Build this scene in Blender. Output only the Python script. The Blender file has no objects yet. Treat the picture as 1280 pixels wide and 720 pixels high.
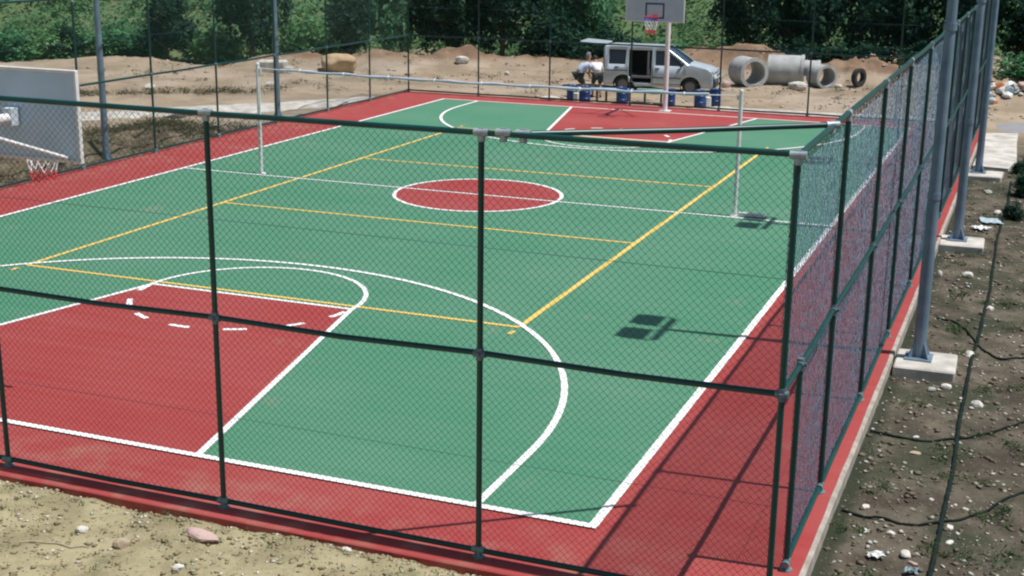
import bpy, bmesh, math, random
import numpy as np
from mathutils import Vector, Matrix

random.seed(7)
rng = np.random.default_rng(7)
SC = bpy.context.scene
COL = SC.collection
PI = math.pi

# ------------------------------------------------------------------ camera
YAW, PITCH, ROLL = -0.375, 0.263, 0.0132
CAM = Vector((11.088, -11.323, 5.566))
fw = Vector((math.sin(YAW)*math.cos(PITCH), math.cos(YAW)*math.cos(PITCH), -math.sin(PITCH)))
rt0 = Vector((math.cos(YAW), -math.sin(YAW), 0))
up0 = rt0.cross(fw)
rt = rt0*math.cos(ROLL) + up0*math.sin(ROLL)
up = -rt0*math.sin(ROLL) + up0*math.cos(ROLL)
cam = bpy.data.cameras.new('camera')
cam.sensor_width = 36.0
cam.lens = 36*1674.4/1280
cam.clip_start = 0.1
cam.clip_end = 3000
cam_o = bpy.data.objects.new('camera', cam)
COL.objects.link(cam_o)
cam_o.matrix_world = Matrix(((rt.x, up.x, -fw.x, CAM.x), (rt.y, up.y, -fw.y, CAM.y), (rt.z, up.z, -fw.z, CAM.z), (0, 0, 0, 1)))
SC.camera = cam_o

# ------------------------------------------------------------------ sky, sun, exposure
SUN = Vector((0.432, 0.03, 1.0)).normalized()
elev = math.asin(SUN.z)
azim = math.atan2(SUN.x, SUN.y)          # clockwise from +Y
W = bpy.data.worlds.new('World')
SC.world = W
W.use_nodes = True
nt = W.node_tree
nt.nodes.clear()
sky = nt.nodes.new('ShaderNodeTexSky')
sky.sky_type = 'NISHITA'
sky.sun_disc = False
sky.sun_elevation = elev
sky.sun_rotation = azim
sky.air_density = 1.2
sky.dust_density = 1.5
bg = nt.nodes.new('ShaderNodeBackground')
bg.inputs['Strength'].default_value = 0.065
out = nt.nodes.new('ShaderNodeOutputWorld')
nt.links.new(sky.outputs[0], bg.inputs[0])
nt.links.new(bg.outputs[0], out.inputs[0])
sl = bpy.data.lights.new('sun', 'SUN')
sl.energy = 4.5
sl.angle = math.radians(0.5)
sl.color = (1.0, 0.975, 0.94)
so = bpy.data.objects.new('sun', sl)
COL.objects.link(so)
so.rotation_euler = SUN.to_track_quat('Z', 'Y').to_euler()
so.location = (20, 10, 40)
SC.view_settings.view_transform = 'Standard'
SC.view_settings.look = 'None'
SC.view_settings.exposure = 0.17
SC.view_settings.gamma = 1.0
SC.render.engine = 'CYCLES'
SC.cycles.filter_width = 2.2
SC.cycles.max_bounces = 5
SC.cycles.diffuse_bounces = 3

# ------------------------------------------------------------------ materials
def mat(name, c1, c2=None, scale=5.0, rough=0.7, metal=0.0, bump=0.0, bscale=40.0, spec=0.5, detail=4.0, lo=0.35, hi=0.65):
    m = bpy.data.materials.new(name)
    m.use_nodes = True
    n = m.node_tree
    b = n.nodes['Principled BSDF']
    b.inputs['Roughness'].default_value = rough
    b.inputs['Metallic'].default_value = metal
    b.inputs['Specular IOR Level'].default_value = spec
    b.inputs['Base Color'].default_value = (*c1, 1)
    tc = n.nodes.new('ShaderNodeTexCoord')
    if c2:
        nz = n.nodes.new('ShaderNodeTexNoise')
        nz.inputs['Scale'].default_value = scale
        nz.inputs['Detail'].default_value = detail
        n.links.new(tc.outputs['Object'], nz.inputs['Vector'])
        r = n.nodes.new('ShaderNodeValToRGB')
        r.color_ramp.elements[0].position = lo
        r.color_ramp.elements[1].position = hi
        r.color_ramp.elements[0].color = (*c1, 1)
        r.color_ramp.elements[1].color = (*c2, 1)
        n.links.new(nz.outputs[0], r.inputs[0])
        n.links.new(r.outputs[0], b.inputs['Base Color'])
    if bump:
        bz = n.nodes.new('ShaderNodeTexNoise')
        bz.inputs['Scale'].default_value = bscale
        bz.inputs['Detail'].default_value = 5
        n.links.new(tc.outputs['Object'], bz.inputs['Vector'])
        bp = n.nodes.new('ShaderNodeBump')
        bp.inputs['Strength'].default_value = bump
        bp.inputs['Distance'].default_value = 0.02
        n.links.new(bz.outputs[0], bp.inputs['Height'])
        n.links.new(bp.outputs[0], b.inputs['Normal'])
    return m

def surface_mat(name, c, dirt, amt=0.35, rough=0.55):
    """court paint: base colour, broad fading, roller streaks, dust specks"""
    m = bpy.data.materials.new(name)
    m.use_nodes = True
    n = m.node_tree
    L = n.links.new
    b = n.nodes['Principled BSDF']
    tc = n.nodes.new('ShaderNodeTexCoord')
    def noise(scale, detail=4, mapping=None):
        z = n.nodes.new('ShaderNodeTexNoise')
        z.inputs['Scale'].default_value = scale
        z.inputs['Detail'].default_value = detail
        if mapping:
            mp = n.nodes.new('ShaderNodeMapping')
            mp.inputs['Scale'].default_value = mapping
            L(tc.outputs['Object'], mp.inputs['Vector'])
            L(mp.outputs[0], z.inputs['Vector'])
        else:
            L(tc.outputs['Object'], z.inputs['Vector'])
        return z
    def ramp(src, p0, p1, v0, v1):
        r = n.nodes.new('ShaderNodeMapRange')
        r.inputs[1].default_value = p0; r.inputs[2].default_value = p1
        r.inputs[3].default_value = v0; r.inputs[4].default_value = v1
        L(src.outputs[0], r.inputs[0])
        return r
    a = ramp(noise(0.35, 6), 0.3, 0.75, 0.0, amt)
    s = ramp(noise(1.0, 3, (0.25, 6.0, 1)), 0.35, 0.7, 0.0, amt*0.5)
    k = ramp(noise(9.0, 6), 0.62, 0.78, 0.0, amt*0.7)
    add = n.nodes.new('ShaderNodeMath'); add.operation = 'ADD'
    L(a.outputs[0], add.inputs[0]); L(s.outputs[0], add.inputs[1])
    add2 = n.nodes.new('ShaderNodeMath'); add2.operation = 'ADD'; add2.use_clamp = True
    L(add.outputs[0], add2.inputs[0]); L(k.outputs[0], add2.inputs[1])
    mx = n.nodes.new('ShaderNodeMixRGB')
    mx.inputs[1].default_value = (*c, 1); mx.inputs[2].default_value = (*dirt, 1)
    L(add2.outputs[0], mx.inputs[0])
    ge = n.nodes.new('ShaderNodeNewGeometry'); sp = n.nodes.new('ShaderNodeSeparateXYZ'); L(ge.outputs['Position'], sp.inputs[0])
    class _O:                                            # wraps a socket so ramp() can take it
        def __init__(s_, o): s_.outputs = [o]
    e1 = ramp(_O(sp.outputs[1]), 0.1, -1.2, 0.0, 1.0)
    e2 = ramp(_O(sp.outputs[0]), -8.3, -9.6, 0.0, 1.0)
    e3 = ramp(_O(sp.outputs[1]), 29.6, 31.0, 0.0, 1.0)
    m1 = n.nodes.new('ShaderNodeMath'); m1.operation = 'MAXIMUM'; L(e1.outputs[0], m1.inputs[0]); L(e2.outputs[0], m1.inputs[1])
    m2 = n.nodes.new('ShaderNodeMath'); m2.operation = 'MAXIMUM'; L(m1.outputs[0], m2.inputs[0]); L(e3.outputs[0], m2.inputs[1])
    dn = ramp(noise(2.6, 8), 0.48, 0.75, 0.0, 0.5)
    m3 = n.nodes.new('ShaderNodeMath'); m3.operation = 'MULTIPLY'; L(m2.outputs[0], m3.inputs[0]); L(dn.outputs[0], m3.inputs[1])
    st = ramp(noise(0.8, 9), 0.63, 0.72, 0.0, 0.22)
    m4 = n.nodes.new('ShaderNodeMath'); m4.operation = 'ADD'; m4.use_clamp = True; L(m3.outputs[0], m4.inputs[0]); L(st.outputs[0], m4.inputs[1])
    my = n.nodes.new('ShaderNodeMixRGB'); L(m4.outputs[0], my.inputs[0]); L(mx.outputs[0], my.inputs[1]); my.inputs[2].default_value = (0.34, 0.27, 0.19, 1)
    L(my.outputs[0], b.inputs['Base Color'])
    b.inputs['Roughness'].default_value = rough
    b.inputs['Specular IOR Level'].default_value = 0.35
    bz = noise(180, 3)
    bp = n.nodes.new('ShaderNodeBump'); bp.inputs['Strength'].default_value = 0.25; bp.inputs['Distance'].default_value = 0.003
    L(bz.outputs[0], bp.inputs['Height']); L(bp.outputs[0], b.inputs['Normal'])
    return m

def leaf_mat(name, c1, c2, c3):
    m = bpy.data.materials.new(name)
    m.use_nodes = True
    n = m.node_tree
    L = n.links.new
    b = n.nodes['Principled BSDF']
    at = n.nodes.new('ShaderNodeAttribute'); at.attribute_name = 'tone'
    r = n.nodes.new('ShaderNodeValToRGB')
    e = r.color_ramp.elements
    e[0].position = 0; e[0].color = (*c1, 1)
    e[1].position = 1; e[1].color = (*c3, 1)
    q = e.new(0.5); q.color = (*c2, 1)
    L(at.outputs['Fac'], r.inputs[0])
    L(r.outputs[0], b.inputs['Base Color'])
    b.inputs['Roughness'].default_value = 0.6
    b.inputs['Specular IOR Level'].default_value = 0.12
    tr = n.nodes.new('ShaderNodeBsdfTranslucent'); L(r.outputs[0], tr.inputs['Color'])
    mx = n.nodes.new('ShaderNodeMixShader'); mx.inputs[0].default_value = 0.35
    L(b.outputs[0], mx.inputs[1]); L(tr.outputs[0], mx.inputs[2])
    L(mx.outputs[0], n.nodes['Material Output'].inputs['Surface'])
    return m

M = {}
M['green'] = surface_mat('court_green', (0.056, 0.212, 0.120), (0.115, 0.245, 0.165), 0.6)
M['red'] = surface_mat('court_red', (0.315, 0.034, 0.033), (0.36, 0.085, 0.08), 0.6)
M['white_paint'] = mat('white_paint', (0.84, 0.85, 0.84), (0.62, 0.65, 0.63), 7, 0.6, detail=9, lo=0.5, hi=0.78)
M['yellow_paint'] = mat('yellow_paint', (0.80, 0.53, 0.12), (0.68, 0.46, 0.15), 5, 0.6, detail=8, lo=0.45, hi=0.75)
M['concrete'] = mat('concrete', (0.43, 0.39, 0.34), (0.27, 0.25, 0.21), 6, 0.9, bump=0.4, bscale=60)
M['pale_concrete'] = mat('pale_concrete', (0.58, 0.55, 0.50), (0.36, 0.34, 0.30), 3, 0.9, bump=0.4, bscale=30, detail=8)
M['pvc_green'] = mat('green_coated_steel', (0.003, 0.056, 0.054), (0.002, 0.04, 0.039), 3, 0.35)
M['wire'] = mat('galvanised_wire', (0.060, 0.125, 0.185), None, rough=0.4, metal=0.2)
M['wire_green'] = mat('green_coated_wire', (0.016, 0.075, 0.055), None, rough=0.4)
M['clamp'] = mat('galvanised_clamp', (0.42, 0.47, 0.50), (0.25, 0.3, 0.33), 20, 0.45, 0.3)
M['galv'] = mat('galvanised_steel', (0.20, 0.285, 0.365), (0.145, 0.215, 0.285), 4, 0.5, 0.3)
M['white_steel'] = mat('white_painted_steel', (0.78, 0.78, 0.78), (0.66, 0.66, 0.66), 8, 0.4)
M['board_grey'] = mat('grey_board', (0.52, 0.58, 0.64), (0.44, 0.51, 0.58), 3, 0.6)
M['board_back'] = mat('grey_board_back', (0.52, 0.66, 0.78), (0.45, 0.60, 0.73), 2.5, 0.6)
M['dark_blue'] = mat('dark_blue_paint', (0.04, 0.06, 0.14), None, rough=0.5)
M['rim_red'] = mat('red_rim_paint', (0.55, 0.05, 0.03), None, rough=0.4)
M['net_white'] = mat('white_net_cord', (0.75, 0.75, 0.78), None, rough=0.9)
M['net_red'] = mat('red_net_cord', (0.6, 0.05, 0.06), None, rough=0.9)
M['net_blue'] = mat('blue_net_cord', (0.05, 0.12, 0.5), None, rough=0.9)
M['tape'] = mat('pale_net_tape', (0.46, 0.52, 0.60), (0.36, 0.43, 0.53), 3, 0.8)
M['glass_lamp'] = mat('lamp_glass', (0.35, 0.38, 0.4), None, rough=0.1)
M['black'] = mat('black_plastic', (0.012, 0.013, 0.016), None, rough=0.5)
M['rubber'] = mat('tyre_rubber', (0.018, 0.018, 0.02), (0.03, 0.03, 0.03), 9, 0.85)
M['strand'] = mat('dark_strand', (0.006, 0.014, 0.012), (0.012, 0.022, 0.018), 6, 0.9, spec=0.15)
M['car_silver'] = mat('silver_car_paint', (0.52, 0.60, 0.66), (0.46, 0.54, 0.60), 2, 0.3, 0.15)
M['car_glass'] = mat('dark_car_glass', (0.015, 0.022, 0.03), None, rough=0.06, spec=0.8)
M['windscreen'] = mat('windscreen_glass', (0.03, 0.06, 0.10), None, rough=0.08, spec=1.0)
M['interior'] = mat('cabin_shade_black', (0.02, 0.022, 0.028), None, rough=0.9)  # cabin shade put into the colour
M['seat_grey'] = mat('grey_seat_fabric', (0.28, 0.30, 0.33), None, rough=0.9)
M['seat_dark'] = mat('dark_seat_fabric', (0.05, 0.055, 0.07), None, rough=0.9)
M['lamp_clear'] = mat('headlamp_glass', (0.5, 0.53, 0.55), None, rough=0.1)
M['lamp_red'] = mat('tail_lamp', (0.4, 0.02, 0.02), None, rough=0.2)
M['rim_metal'] = mat('wheel_rim_metal', (0.2, 0.21, 0.23), None, rough=0.4, metal=0.5)
M['drum_blue'] = mat('blue_plastic', (0.012, 0.06, 0.24), (0.008, 0.045, 0.18), 5, 0.4)
M['bench_blue'] = mat('blue_bench_paint', (0.16, 0.33, 0.52), (0.12, 0.26, 0.44), 4, 0.5)
M['bench_green'] = mat('green_bench_paint', (0.20, 0.36, 0.30), (0.15, 0.28, 0.23), 4, 0.5)
M['bench_leg'] = mat('brown_bench_leg', (0.10, 0.055, 0.045), None, rough=0.6)
M['bench_leg_green'] = mat('green_bench_leg', (0.05, 0.14, 0.11), None, rough=0.6)
M['can_white'] = mat('white_plastic_can', (0.72, 0.72, 0.68), (0.6, 0.6, 0.56), 6, 0.45)
M['skin'] = mat('skin', (0.42, 0.23, 0.16), (0.38, 0.20, 0.14), 8, 0.6)
M['shirt_white'] = mat('white_shirt', (0.80, 0.78, 0.80), (0.70, 0.69, 0.73), 6, 0.9)
M['shirt_pale'] = mat('pale_blue_shirt', (0.55, 0.62, 0.75), (0.47, 0.54, 0.68), 6, 0.9)
M['shorts'] = mat('dark_shorts', (0.025, 0.04, 0.045), None, rough=0.9)
M['hair'] = mat('grey_hair', (0.22, 0.22, 0.22), (0.14, 0.14, 0.14), 30, 0.9)
M['hair_dark'] = mat('dark_hair', (0.02, 0.018, 0.015), None, rough=0.8)
M['shoe'] = mat('shoe_leather', (0.04, 0.035, 0.03), None, rough=0.6)
M['stone_white'] = mat('white_stone', (0.62, 0.60, 0.55), (0.48, 0.46, 0.41), 9, 0.9, bump=0.5, bscale=25)
M['stone_tan'] = mat('tan_stone', (0.42, 0.34, 0.24), (0.33, 0.26, 0.18), 9, 0.9, bump=0.5, bscale=25)
M['stone_pink'] = mat('pink_stone', (0.52, 0.37, 0.33), (0.45, 0.33, 0.29), 9, 0.9, bump=0.4, bscale=25)
M['stone_grey'] = mat('grey_stone', (0.36, 0.36, 0.33), (0.25, 0.25, 0.23), 9, 0.9, bump=0.5, bscale=25)
M['pipe'] = mat('concrete_pipe', (0.47, 0.48, 0.47), (0.33, 0.35, 0.35), 3, 0.9, bump=0.3, bscale=30)
M['boulder'] = mat('tan_boulder', (0.50, 0.38, 0.22), (0.38, 0.26, 0.16), 2.5, 0.95, bump=0.5, bscale=20)
M['stick'] = mat('dry_stick', (0.42, 0.36, 0.25), (0.3, 0.25, 0.17), 10, 0.9)
M['litter_white'] = mat('white_litter', (0.68, 0.70, 0.68), None, rough=0.6)
M['litter_blue'] = mat('pale_blue_litter', (0.33, 0.42, 0.46), None, rough=0.6)
M['litter_orange'] = mat('orange_litter', (0.55, 0.22, 0.1), None, rough=0.6)
M['bark'] = mat('bark', (0.07, 0.05, 0.035), (0.12, 0.09, 0.065), 6, 0.9, bump=0.6, bscale=12)
M['leaf_dark'] = leaf_mat('dark_foliage', (0.008, 0.032, 0.026), (0.017, 0.058, 0.038), (0.042, 0.105, 0.052))
M['leaf_mid'] = leaf_mat('mid_foliage', (0.038, 0.13, 0.075), (0.08, 0.23, 0.11), (0.14, 0.32, 0.14))
M['leaf_light'] = leaf_mat('light_foliage', (0.07, 0.18, 0.08), (0.13, 0.29, 0.12), (0.21, 0.37, 0.15))
M['leaf_brush'] = leaf_mat('brush_foliage', (0.042, 0.12, 0.062), (0.095, 0.21, 0.095), (0.17, 0.27, 0.115))
M['leaf_weed'] = leaf_mat('weed_foliage', (0.025, 0.06, 0.03), (0.06, 0.11, 0.045), (0.13, 0.16, 0.07))
M['leaf_dry'] = leaf_mat('dry_scrub_foliage', (0.025, 0.032, 0.018), (0.085, 0.078, 0.04), (0.18, 0.145, 0.08))

# ------------------------------------------------------------------ mesh helpers
class MB:
    def __init__(s): s.v = []; s.f = []; s.mi = []
    def add(s, v, f, mi=0):
        o = len(s.v); s.v += [tuple(p) for p in v]
        s.f += [tuple(i+o for i in q) for q in f]; s.mi += [mi]*len(f); return s
    def box(s, c, d, rot=None, mi=0):
        x, y, z = d[0]/2, d[1]/2, d[2]/2
        v = [Vector(p) for p in ((-x,-y,-z),(x,-y,-z),(x,y,-z),(-x,y,-z),(-x,-y,z),(x,-y,z),(x,y,z),(-x,y,z))]
        if rot is not None: v = [rot @ p for p in v]
        return s.add([p+Vector(c) for p in v], [(0,3,2,1),(4,5,6,7),(0,1,5,4),(1,2,6,5),(2,3,7,6),(3,0,4,7)], mi)
    def bbox(s, c, d, b=0.01, rot=None, mi=0):
        """box with bevelled edges"""
        bm = bmesh.new(); bmesh.ops.create_cube(bm, size=1)
        for q in bm.verts: q.co = Vector((q.co.x*d[0], q.co.y*d[1], q.co.z*d[2]))
        bmesh.ops.bevel(bm, geom=bm.edges[:], offset=b, segments=1, affect='EDGES')
        bm.verts.index_update()
        v = [(rot @ q.co if rot is not None else q.co) + Vector(c) for q in bm.verts]
        f = [tuple(q.index for q in fc.verts) for fc in bm.faces]
        bm.free(); return s.add(v, f, mi)
    def tube(s, pts, r, n=8, cap=True, mi=0):
        pts = [Vector(p) for p in pts]; rs = r if isinstance(r, (list, tuple)) else [r]*len(pts)
        v = []; f = []
        for i, p in enumerate(pts):
            a = pts[max(i-1, 0)]; b = pts[min(i+1, len(pts)-1)]; t = (b-a).normalized()
            h = Vector((0, 0, 1)) if abs(t.z) < 0.9 else Vector((1, 0, 0))
            u = t.cross(h).normalized(); w = t.cross(u)
            for k in range(n):
                q = 2*PI*k/n
                v.append(p + (u*math.cos(q) + w*math.sin(q))*rs[i])
        for i in range(len(pts)-1):
            for k in range(n):
                f.append((i*n+k, i*n+(k+1) % n, (i+1)*n+(k+1) % n, (i+1)*n+k))
        if cap: f += [tuple(range(n)), tuple(range(len(pts)*n-1, len(pts)*n-n-1, -1))]
        return s.add(v, f, mi)
    def lathe(s, prof, n=20, mi=0, c=(0, 0, 0)):
        v = []; f = []
        for r, z in prof:
            for k in range(n):
                q = 2*PI*k/n; v.append((c[0]+r*math.cos(q), c[1]+r*math.sin(q), c[2]+z))
        for i in range(len(prof)-1):
            for k in range(n): f.append((i*n+k, i*n+(k+1) % n, (i+1)*n+(k+1) % n, (i+1)*n+k))
        return s.add(v, f, mi)
    def quad(s, a, b, c, d, mi=0): return s.add([a, b, c, d], [(0, 1, 2, 3)], mi)
    def build(s, name, m, parent=None, off=(0, 0, 0), smooth=False):
        me = bpy.data.meshes.new(name)
        o = Vector(off)
        me.from_pydata([tuple(Vector(p)-o) for p in s.v], [], s.f)
        ms = m if isinstance(m, (list, tuple)) else [m]
        for q in ms: me.materials.append(q)
        if len(ms) > 1: me.polygons.foreach_set('material_index', s.mi)
        if smooth: me.polygons.foreach_set('use_smooth', [True]*len(me.polygons))
        return link(name, me, parent)

def link(name, me, parent=None):
    ob = bpy.data.objects.new(name, me); COL.objects.link(ob)
    if parent is not None: ob.parent = parent
    return ob
def autosmooth(ob, ang=40):
    me = ob.data
    bm = bmesh.new(); bm.from_mesh(me)
    bmesh.ops.recalc_face_normals(bm, faces=bm.faces[:])
    for e in bm.edges:
        if len(e.link_faces) == 2: e.smooth = e.calc_face_angle(0) < math.radians(ang)
    for f in bm.faces: f.smooth = True
    bm.to_mesh(me); bm.free()
    return ob
def tag(o, label=None, cat=None, group=None, kind=None):
    if label: o['label'] = label
    if cat: o['category'] = cat
    if group: o['group'] = group
    if kind: o['kind'] = kind
    return o
def thing(name, label, cat, loc=(0, 0, 0), rz=0.0, group=None):
    o = bpy.data.objects.new(name, None); COL.objects.link(o)
    o.empty_display_size = 0.2
    o.location = loc; o.rotation_euler = (0, 0, rz)
    return tag(o, label, cat, group)
def copy_tree(o, parent=None):
    c = o.copy(); COL.objects.link(c)
    if parent is not None: c.parent = parent
    for ch in list(o.children): copy_tree(ch, c)
    return c
def np_mesh(name, v, f, m, tone=None):
    """v (n,3), f (k,3|4) numpy"""
    me = bpy.data.meshes.new(name)
    k, w = f.shape
    me.vertices.add(len(v)); me.vertices.foreach_set('co', np.asarray(v, np.float32).ravel())
    me.loops.add(k*w); me.loops.foreach_set('vertex_index', f.astype(np.int32).ravel())
    me.polygons.add(k); me.polygons.foreach_set('loop_start', np.arange(0, k*w, w, dtype=np.int32))
    me.update(calc_edges=True)
    if tone is not None:
        a = me.attributes.new('tone', 'FLOAT', 'FACE'); a.data.foreach_set('value', np.asarray(tone, np.float32))
    me.materials.append(m)
    return me

# ------------------------------------------------------------------ noise and terrain
_lat = rng.random((256, 256))
def vnoise(x, y):
    xi = np.floor(x).astype(int); yi = np.floor(y).astype(int)
    fx = x-xi; fy = y-yi
    fx = fx*fx*(3-2*fx); fy = fy*fy*(3-2*fy)
    g = lambda a, b: _lat[a & 255, b & 255]
    return (g(xi, yi)*(1-fx)+g(xi+1, yi)*fx)*(1-fy) + (g(xi, yi+1)*(1-fx)+g(xi+1, yi+1)*fx)*fy
def fbm(x, y, o=4):
    s = 0; a = 0.5
    for k in range(o):
        s = s + a*(vnoise(x*2**k+17.3*k, y*2**k+9.1*k)-0.5); a *= 0.5
    return s
def sstep(a, b, x):
    t = np.clip((x-a)/(b-a), 0, 1); return t*t*(3-2*t)
SX0, SX1, SY0, SY1 = -9.62, 9.56, -1.22, 31.0      # court slab
MOUNDS = [(-14.4, 39.4, 0.62, 2.2, 1.3), (-11.7, 40.8, 0.80, 1.3, 1.2), (-9.3, 41.6, 0.42, 2.2, 1.2), (-17.2, 37.6, 0.5, 1.4, 1.1), (-5.8, 42.5, 0.4, 2.4, 1.4),
          (0.4, 43.0, 1.0, 1.8, 1.4), (4.2, 43.6, 0.8, 2.0, 1.4), (10.3, 39.3, 0.55, 1.5, 1.1), (-18.8, 37.0, 0.4, 1.4, 1.0), (-24, 34.6, 0.3, 4, 1.2),
          (7.5, 45.5, 0.55, 3.0, 2.0), (-2.5, 43.0, 0.75, 2.4, 1.4)]
def H(x, y):
    x = np.asarray(x, float); y = np.asarray(y, float)
    h = -0.16 + 0.10*fbm(x*0.6, y*0.6) + 0.07*fbm(x*2.3+5, y*2.3) + 0.035*fbm(x*9, y*9+3, 3)
    # rougher, higher soil in front
    fr = sstep(-0.9, -1.5, y)
    h = h + fr*(0.175 + 0.10*fbm(x*1.1+3, y*1.1) + 0.05*fbm(x*5, y*5+8, 4))
    h = h + 3.6*sstep(-3.2, -11.0, y)
    rs = sstep(9.75, 10.1, x)*sstep(30, 26, y)
    h = h + rs*(0.07*fbm(x*3.3+7, y*2.2) + 0.05*fbm(x*8+1, y*7, 3))
    # rough soil bank left of the court
    lf = sstep(-9.75, -10.5, x)*sstep(-13.6, -11.5, x)*sstep(3, 8, y)*sstep(22.5, 17.0, y)
    h = h + lf*(0.36+0.75*fbm(x*1.2, y*1.2+40)+0.25*fbm(x*4, y*4))
    h = h + sstep(32.5, 35, y)*(0.16*fbm(x*0.9+60, y*1.1) + 0.10*fbm(x*3.1, y*3.3+20))
    for mx, my, a, sx, sy in MOUNDS:
        g = np.exp(-((x-mx)/sx)**2-((y-my)/sy)**2)
        h = h + a*g*(1+1.1*fbm(x*1.3+mx, y*1.3)+0.7*fbm(x*4.1, y*4.1+mx))
    d = -0.366*(x-11.1)+0.93*(y+11.3)
    lat = 0.93*(x-11.1)+0.366*(y+11.3)
    hill = np.clip(d-57.2-4.6*sstep(-14, -4, lat)-3.0*fbm(x*0.08, y*0.08)*2, 0, None)
    h = h + np.minimum(hill*0.42, 24) * (1+0.5*fbm(x*0.05+8, y*0.05)) + 0.25*sstep(0, 4, hill)*fbm(x*1.1, y*1.1)*2
    # keep the soil below the slab
    ins = (x > SX0-0.02) & (x < SX1+0.02) & (y > SY0-0.02) & (y < SY1+0.02)
    h = np.where(ins, np.minimum(h, -0.14), h)
    edge = np.maximum.reduce([SX0-x, x-SX1, SY0-y, y-SY1])
    low = (edge < 0.14) & (x > SX1)
    h = np.where(low, np.minimum(h, -0.15), h)
    low = (edge < 0.10) & (x > 0) & (x < SX1)
    h = np.where(low, np.minimum(h, 0.015+0.09*np.clip(fbm(x*1.3+2, y*0.3)*3, -1, 0.15)), h)
    return h
def h1(x, y): return float(H(np.array([x]), np.array([y]))[0])

def steps(*seg):
    o = []
    for a, b, s in seg:
        o += list(np.arange(a, b-1e-6, s))
    o.append(seg[-1][1]); return np.array(o)
gx = steps((-420, -120, 30), (-120, -40, 4), (-40, -26, 0.8), (-26, -8, 0.25), (-8, 0.4, 0.35), (0.4, 12.4, 0.09), (12.4, 16, 0.4), (16, 40, 2), (40, 420, 30))
gy = steps((-300, -40, 26), (-40, -12, 2), (-12, -4.5, 0.4), (-4.5, -1.0, 0.06), (-1.0, 12, 0.12), (12, 34, 0.25), (34, 52, 0.25), (52, 70, 0.6), (70, 130, 3), (130, 600, 30))
X, Y = np.meshgrid(gx, gy)
Z = H(X, Y)
nx, ny = len(gx), len(gy)
idx = np.arange(nx*ny).reshape(ny, nx)
F = np.stack([idx[:-1, :-1], idx[:-1, 1:], idx[1:, 1:], idx[1:, :-1]], -1).reshape(-1, 4)

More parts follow.
